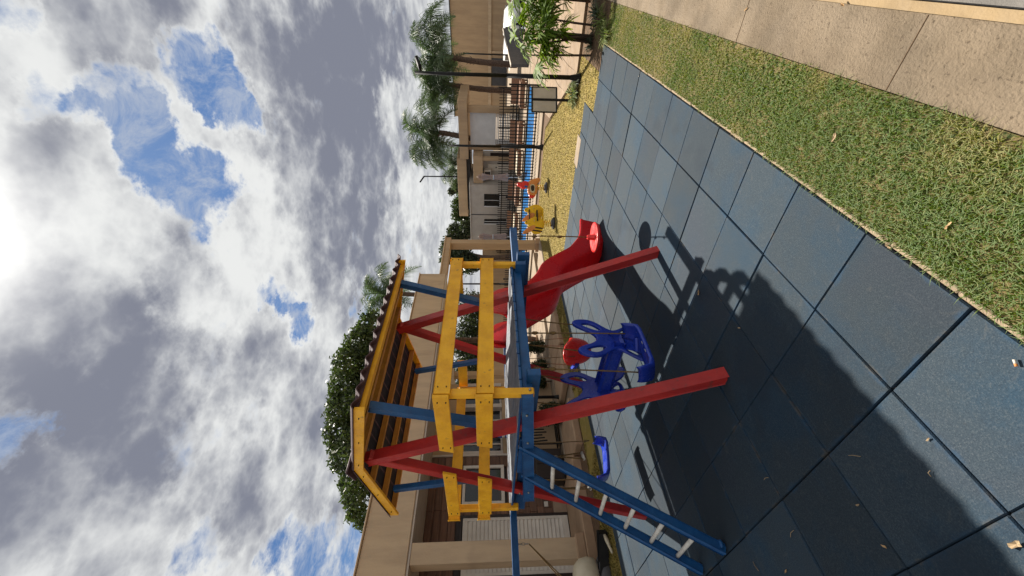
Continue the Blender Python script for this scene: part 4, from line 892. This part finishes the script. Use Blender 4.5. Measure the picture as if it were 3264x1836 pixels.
# ------------------------------------------------------------------ lamp posts, floodlight, sign
def lamp(x, y, ztop, r_, label, head=None, arm=None):
    t = thing('lamp_post', (x, y, -.01), label, 'lamp post'); zc = ztop*.45
    tube('lower_pole', [(x, y, .0), (x, y, zc)], r_*1.15, M_black, t, 12); tube('upper_pole', [(x, y, zc), (x, y, ztop)], [r_, r_*.8], M_black, t, 12); lathe('base', [(r_*2.4, 0), (r_*2.4, .02), (r_*1.9, .05), (r_*1.3, .18), (r_*1.16, .20)], (x, y, -.01), M_black, t, 16)
    if head is not None:
        h = Vector(head); tube('arm', [(x, y, ztop-.08), h], r_*.4, M_black, t, 6); dv_ = arm or (0, 1, 0); beam('lamp_head', h-Vector(dv_)*.02, h+Vector(dv_).normalized()*.22, .14, .05, M_black, t)
zt = P(1322, 222, x=8.47).z
lamp(8.47, 1.667, zt, .036, 'thick black lamp post standing by the lady palm shrubs', (8.47, 1.58, zt-.10), (.05, -.03, .02))
zt = P(1432, 458, x=13.0).z; lamp(13.0, 4.62, zt, .042, 'slimmer black lamp post at the pool kerb')
p = P(1345, 1262, x=5.75); lamp(5.75, 7.90, 3.55, .032, 'black lamp post by the terrace with tilted floodlight above the roof edge', (5.70, 7.98, 3.60), (-.5, -.2, .6))
p = P(1690, 905, y=8.6); lamp(p.x, 8.6, 3.0, .03, 'thin black post standing in the shade of the terrace')
fb = at_depth(1652, 566, 26); ft = at_depth(1352, 562, 26)
t = thing('floodlight_pole', (fb.x, fb.y, -.05), 'tall thin pole with angled floodlight behind the closed umbrella', 'lamp post'); tube('pole', [(fb.x, fb.y, -.05), (ft.x, ft.y, ft.z)], [.06, .04], M_black, t, 8); beam('lamp_head', (ft.x, ft.y, ft.z), (ft.x-.1, ft.y+.35, ft.z+.28), .22, .08, M_black, t)
for (u, v, dd, lab) in ((1480, 168, 29, 'thin dark pole beside the palm nearest the white cars'),):
    b = at_depth(1640, v+8, dd); tp_ = at_depth(u, v, dd); t = thing('utility_pole', (b.x, b.y, -.05), lab, 'pole'); tube('shaft', [(b.x, b.y, -.05), (b.x, b.y, tp_.z)], .05, M_black, t, 8); box('cap', (b.x-.07, b.y-.07, tp_.z), (b.x+.07, b.y+.07, tp_.z+.04), M_black, t, .005)
sg = thing('notice_board', (9.25, 2.28, -.01), 'black framed notice board with two blank grey panels on a post', 'sign')
cs = P(1735, 318, x=9.25); e1 = RGT.copy(); sw, sh = .265, .275; c = Vector((9.25, cs.y, (P(1697, 318, x=9.25).z+P(1773, 318, x=9.25).z)/2))
nn = Vector((0, 0, 1)).cross(e1)
beam('post', (c.x, c.y, -.01), (c.x, c.y, c.z-sh), .045, .045, M_black, sg, side=e1)
for s_ in (-1, 1): beam('frame', c+e1*sw*s_-Vector((0, 0, sh)), c+e1*sw*s_+Vector((0, 0, sh)), .022, .035, M_black, sg, side=e1); beam('frame', c-e1*(sw-.012)+Vector((0, 0, sh*s_*.96)), c+e1*(sw-.012)+Vector((0, 0, sh*s_*.96)), .034, .022, M_black, sg, side=nn)
beam('mullion', c-Vector((0, 0, sh*.9)), c+Vector((0, 0, sh*.9)), .05, .033, M_black, sg, side=e1)
for s_ in (-1, 1): beam('panel', c+e1*s_*.14-Vector((0, 0, sh*.9)), c+e1*s_*.14+Vector((0, 0, sh*.9)), .228, .012, M_signp, sg, side=e1, bev=0)

# ------------------------------------------------------------------ spring riders
def spring(parent, c, h, r_=.075, m=M_bee):
    pts = []; n = 60
    for i in range(n+1): a = 2*math.pi*3.5*i/n; pts.append((c[0]+r_*math.cos(a), c[1]+r_*math.sin(a), c[2]+h*i/n))
    tube('spring', pts, .013, m, parent, 6)
    lathe('base_plate', [(.16, 0), (.16, .03), (.10, .06), (.09, .075)], (c[0], c[1], c[2]-.075), M_grey, parent, 16)
bb = P(1765, 712, z=0); br = thing('spring_rider', bb, 'yellow bee spring rider with black stripes and orange wings on the lawn', 'spring rider')
spring(br, (bb.x, bb.y, .07), .20); e1 = RGT.copy()
for off, nm in ((0, 0), (.36, 1)):
    o = bb+e1*(off-.02)+FWD*(.16*nm)+Vector((0, 0, .28))
    body = [(-.10, .02), (.06, -.01), (.16, .06), (.19, .20), (.14, .34), (.06, .42), (-.05, .40), (-.14, .33), (-.24, .30), (-.28, .16), (-.22, .05)]
    bp = plate('bee_panel', body, [], .03, (o, e1, (0, 0, 1)), M_bee, br, .006)
    for (a, b_) in (((-.20, .03), (-.12, .02)) if nm == 0 else ()): plate('stripe', [(a-.02, b_-.0), (a+.018, b_-.01), (a+.06, b_+.33), (a+.02, b_+.335)], [], .036, (o, e1, (0, 0, 1)), M_dark, bp, .002, 1)
    plate('wing', [(-.10, .20), (-.02, .24), (-.10, .42), (-.24, .56), (-.28, .52), (-.20, .32)], [], .044, (o, e1, (0, 0, 1)), M_wing, bp, .004)
    plate('head', [(.03, .36), (.10, .38), (.09, .46), (.03, .50), (-.03, .44)], [], .04, (o, e1, (0, 0, 1)), M_bee, bp, .004)
    for (px_, pz_) in ((.05, .45), (.08, .24)): lathe('eye' if pz_ > .4 else 'screw_cap', [(.016, -.006), (.018, .0), (.01, .01)], o+e1*px_+Vector((0, 0, pz_))-FWD*.026, M_dark if pz_ > .4 else M_crm, bp, 10)
for z in (.64,): beam('handle_bar', bb-e1*.02+Vector((0, 0, z))+FWD*.0, bb+e1*.42+FWD*.17+Vector((0, 0, z)), .03, .03, M_dark, br)
beam('seat', bb+e1*.04+Vector((0, 0, .44))+FWD*.02, bb+e1*.31+FWD*.14+Vector((0, 0, .44)), .24, .03, M_dark, br); beam('cross_base', bb-e1*.12+Vector((0, 0, .285)), bb+e1*.40+FWD*.1+Vector((0, 0, .285)), .10, .03, M_bee, br)
b2 = P(1742, 598, z=0); r2 = thing('spring_rider', b2, 'red and orange bird spring rider with black seat on the lawn', 'spring rider')
spring(r2, (b2.x, b2.y, .07), .24)
o = b2+Vector((0, 0, .30))
plate('bird_body', [(-.24, .12), (-.20, .02), (-.05, -.02), (.12, .02), (.20, -.10), (.27, -.08), (.24, .06), (.17, .22), (.06, .30), (-.06, .24), (-.16, .26)], [], .10, (o, e1, (0, 0, 1)), M_wing, r2, .02)
sp2 = plate('seat_panel', [(-.15, .06), (.06, .05), (.08, .14), (.04, .20), (-.13, .19), (-.17, .12)], [], .135, (o, e1, (0, 0, 1)), M_crm, r2, .01); plate('seat_pad', [(-.125, .085), (.03, .075), (.05, .13), (.02, .17), (-.11, .165)], [], .15, (o, e1, (0, 0, 1)), M_dark, r2, .008)
plate('bird_head', [(.02, .26), (.13, .24), (.17, .36), (.10, .46), (.12, .56), (.06, .57), (.03, .48), (-.05, .40)], [], .12, (o, e1, (0, 0, 1)), M_redp, r2, .02); plate('visor', [(-.03, .29), (.03, .27), (.04, .36), (-.01, .37)], [], .135, (o, e1, (0, 0, 1)), M_bluep, r2, .006)
plate('tail', [(-.20, .02), (-.30, .08), (-.33, .18), (-.22, .24), (-.16, .14)], [], .05, (o, e1, (0, 0, 1)), M_redp, r2, .01); beam('handle_bar', o+Vector((0, 0, .24))-FWD*.16, o+Vector((0, 0, .24))+FWD*.16, .025, .025, M_wing, r2); lathe('mount', [(.07, 0), (.07, .03)], (b2.x, b2.y, .285), M_wing, r2, 12)

# ------------------------------------------------------------------ shrubs and small plants
def lady_leaf(n_f, L_, wd, seed):
    g = np.random.default_rng(seed); vs = []; fs = []; ti = []
    for i in range(n_f):
        a = -1.25+2.5*i/(n_f-1)+g.normal(0, .06); ll = L_*(1-.25*abs(a)/1.25)*g.uniform(.85, 1.1); d_ = np.array([math.cos(a), math.sin(a), .12*g.normal()]); s_ = np.array([-math.sin(a), math.cos(a), 0]); o = len(vs); tv = g.uniform(0, 1)
        for t, w_, dz in ((.04, .25, 0), (.35, 1, .03), (.75, .9, -.04), (1.0, .25, -.16)):
            p = d_*ll*t+np.array([0, 0, dz*L_*1.2]); vs += [tuple(p-s_*wd*w_/2), tuple(p+s_*wd*w_/2)]; ti += [tv, tv]
        for k in range(3): fs.append((o+2*k, o+2*k+1, o+2*k+3, o+2*k+2))
    me = bpy.data.meshes.new('leaf_fan'); me.from_pydata(vs, [], fs); me.materials.append(LF_lady); a = me.attributes.new('tint', 'FLOAT', 'POINT'); a.data.foreach_set('value', np.array(ti, dtype=np.float32)); return me
LFAN = [lady_leaf(9, .36, .036, 1), lady_leaf(11, .34, .032, 2), lady_leaf(8, .40, .042, 3)]
def lady_palm(c, stems, label, seed):
    g = random.Random(seed); t = thing('lady_palm', (c[0], c[1], -.012), label, 'shrub')
    for i in range(stems):
        a = g.uniform(0, 6.28); r_ = g.uniform(.02, .26); x, y = c[0]+r_*math.cos(a), c[1]+r_*math.sin(a); h_ = g.uniform(.55, 1.25); lx, ly = g.uniform(-.12, .12), g.uniform(-.12, .12)
        tube('cane', [(x, y, -.012), (x+lx*.4, y+ly*.4, h_*.5), (x+lx, y+ly, h_)], [.018, .017, .012], M_bark, t, 6)
        for k in range(g.randint(5, 8)):
            hh_ = h_*(1-.55*k/8); p0 = Vector((x+lx*hh_/h_, y+ly*hh_/h_, hh_)); a2 = g.uniform(0, 6.28); out_ = Vector((math.cos(a2), math.sin(a2), g.uniform(.2, 1.1))).normalized(); p1 = p0+out_*g.uniform(.12, .26)
            tube('leaf_stalk', [p0, p1], .005, M_bark, t, 4); o = link('leaf_fan', LFAN[g.randint(0, 2)], t, p1); o.rotation_euler = (g.uniform(-.5, .5), g.uniform(-.5, .7), a2); s_ = g.uniform(.75, 1.15); o.scale = (s_, s_, s_)
p = P(1892, 120, z=0); lady_palm((p.x+.15, p.y+.05), 9, 'lady palm with bright fan leaves and dark canes at the end of the mat', 4)
lady_palm((8.35, .42), 9, 'lady palm with shaded fan leaves next to the concrete path', 5)
def strap_plant(c, n, L_, wd, m, label, seed, spread=1., group=None):
    g = np.random.default_rng(seed); t = thing('strap_leaf_plant', (c[0], c[1], -.012), label, 'plant', group)
    vs = []; fs = []; ti = []
    for i in range(n):
        a = g.uniform(0, 6.28); ll = L_*g.uniform(.6, 1.15); up_ = g.uniform(.35, 1.0); o = len(vs); tv = g.uniform(0, 1); s_ = np.array([-math.sin(a), math.cos(a), 0]); r0 = g.uniform(0, .07*spread)
        for t_, w_ in ((0, .7), (.35, 1), (.7, .75), (1, .1)):
            p_ = np.array([c[0]+math.cos(a)*(r0+ll*t_*.72*spread), c[1]+math.sin(a)*(r0+ll*t_*.72*spread), -.012+max(ll*(up_*t_*1.5-1.25*up_*t_*t_), -.0)+.006]); vs += [tuple(p_-s_*wd*w_/2), tuple(p_+s_*wd*w_/2)]; ti += [tv, tv]
        for k in range(3): fs.append((o+2*k, o+2*k+1, o+2*k+3, o+2*k+2))
    mesh('leaf_tuft', vs, fs, m, t, tint=ti)
    v, f = tube_geo([(c[0], c[1], -.02), (c[0], c[1], .03)], [.03, .02], 7); mesh('crown_base', v, f, M_soil, t)
p = P(1925, 65, z=0); strap_plant((p.x, p.y), 80, .34, .012, LF_spid, 'pale striped spider plant at the corner of the concrete path', 1)
p = P(1938, 110, z=0); strap_plant((p.x, p.y), 90, .28, .012, LF_spid, 'bright yellow green spider plant at the mat corner', 2)
p = P(1905, 40, z=0); strap_plant((p.x, p.y), 70, .38, .012, LF_grey, 'grey green tuft under the shaded lady palm', 3)
p = P(1885, 145, z=0); strap_plant((p.x, p.y), 60, .26, .012, LF_grey, 'dull grey green tuft between lady palm and lawn', 4)
p = P(1838, 300, z=0); strap_plant((p.x, p.y), 80, .40, .022, LF_spid, 'arching strap leaf plant at the foot of the notice board', 5)
p = P(1842, 268, z=0); strap_plant((p.x, p.y), 45, .30, .014, LF_grey, 'small pale tuft between lamp post and notice board', 6)
for k, (x, y, r_, lab) in enumerate(((5.35, 8.05, .30, 'dark rounded shrub beside the terrace lamp post'), (7.0, 8.35, .26, 'dark shrub at the terrace edge behind the red bucket swing'), (7.75, 8.3, .24, 'small dark shrub at the terrace edge below the slide'), (6.6, 8.4, .22, 'low dark shrub between two taller terrace shrubs'))):
    t = thing('terrace_shrub', (x, y, -.05 if k == 0 else .09), lab, 'shrub'); z0 = -.05 if k == 0 else .09
    tube('stem', [(x, y, z0), (x, y, z0+r_)], .02, M_bark, t, 6); leaf_cloud('foliage', clump((x, y, z0+r_*1.3), r_*.7, r_*.7, r_*.9, 7, .5, 60+k), 1300, .045, LF_hedge, t, seed=70+k)

# ------------------------------------------------------------------ litter on the mat and lawn
def leaf(u, v, s_, lab, z=.004, m=M_leaf, seed=0):
    g = random.Random(seed); p = P(u, v, z=0); a = g.uniform(0, 6.28); vs = [(0, 0, .0)]; n = 9
    for i in range(n):
        b = 2*math.pi*i/n; rr_ = s_*(.55+.45*abs(math.cos(b)))*g.uniform(.75, 1.15); vs.append((rr_*math.cos(b)*math.cos(a)-rr_*.5*math.sin(b)*math.sin(a), rr_*math.cos(b)*math.sin(a)+rr_*.5*math.sin(b)*math.cos(a), g.uniform(.0, .5)*s_))
    vs = [(p.x+q_[0], p.y+q_[1], z+q_[2]) for q_ in vs]; vs += [(q_[0], q_[1], q_[2]-.0012) for q_ in vs]; k = n+1
    fs = [(0, 1+i, 1+(i+1) % n) for i in range(n)]+[(k, k+1+(i+1) % n, k+1+i) for i in range(n)]+[(1+i, k+1+i, k+1+(i+1) % n, 1+(i+1) % n) for i in range(n)]
    return tag(mesh('fallen_leaf', vs, fs, m, None), lab, 'leaf')
M_lf2 = mat('pale dry leaf', (.33, .24, .14), .8, (.22, .15, .08), 40)
for i, (u, v, s_, lab, m_) in enumerate(((2230, 932, .030, 'curled dry leaf in the roof shadow on the mat', M_leaf), (2360, 1045, .018, 'tiny pale leaf by a tile joint beyond the near red leg', M_lf2), (2312, 1750, .022, 'crumpled leaf at the foot of the ladder', M_lf2), (3245, 1735, .035, 'large pale dry leaf at the near tile joint', M_lf2), (2738, 1610, .016, 'small leaf caught in a dark tile joint', M_lf2), (2822, 1742, .018, 'brown and pale leaf wedged along the shaded tile joint', M_leaf),
        (2508, 1820, .020, 'dark brown leaf in the shade behind the ladder foot', M_leaf), (2672, 438, .032, 'pale crumpled leaf on the grass strip', M_lf2), (3040, 718, .022, 'reddish leaf half sunk in the grass', M_leaf), (2845, 785, .020, 'pale leaf lying on the stone edging', M_lf2), (2040, 212, .022, 'red brown leaf at the edge of the mat near the shrubs', M_redp if False else M_leaf), (2037, 243, .014, 'small silver scrap on the mat edge', M_door),
        (2205, 305, .018, 'pale leaf on the dark soil edge', M_lf2), (2962, 1400, .014, 'tiny leaf on a sunlit tile joint', M_lf2), (2380, 30, .02, 'brown leaf on the concrete path', M_leaf), (2700, 15, .02, 'dark leaf near the painted kerb', M_leaf))):
    leaf(u, v, s_*.8, lab, .004 if not (2600 < u < 3100 and v < 800) else .02, m_, i)
for i, (u, v, du, dv_, lab) in enumerate(((2705, 1452, 38, 3, 'thin curved straw on the shaded tile'), (2530, 1690, -10, 22, 'short straw beside the tile joint under the roof shadow'), (2435, 1530, 14, -8, 'short dry twig near the ladder'), (2400, 1790, 18, 30, 'pale twig lying along a tile joint'), (2965, 1500, 3, 20, 'small twig on the sunlit tile'))):
    a = P(u, v, z=.006); b = P(u+du, v+dv_, z=.006); mm_ = (a+b)/2+Vector((.006, .004, .003)); tag(tube('twig', [a, mm_, b], .0016, M_lf2, None, 5), lab, 'twig')
a = P(3232, 1146, z=.008); b = P(3240, 1168, z=.008); st = thing('cigarette_butt', (a.x, a.y, 0), 'white cigarette butt with tan tip on the sunlit mat', 'cigarette butt'); tube('paper', [a, a.lerp(b, .6)], .0042, M_door, st, 8); tube('filter', [a.lerp(b, .6), b], .0043, M_wing, st, 8)
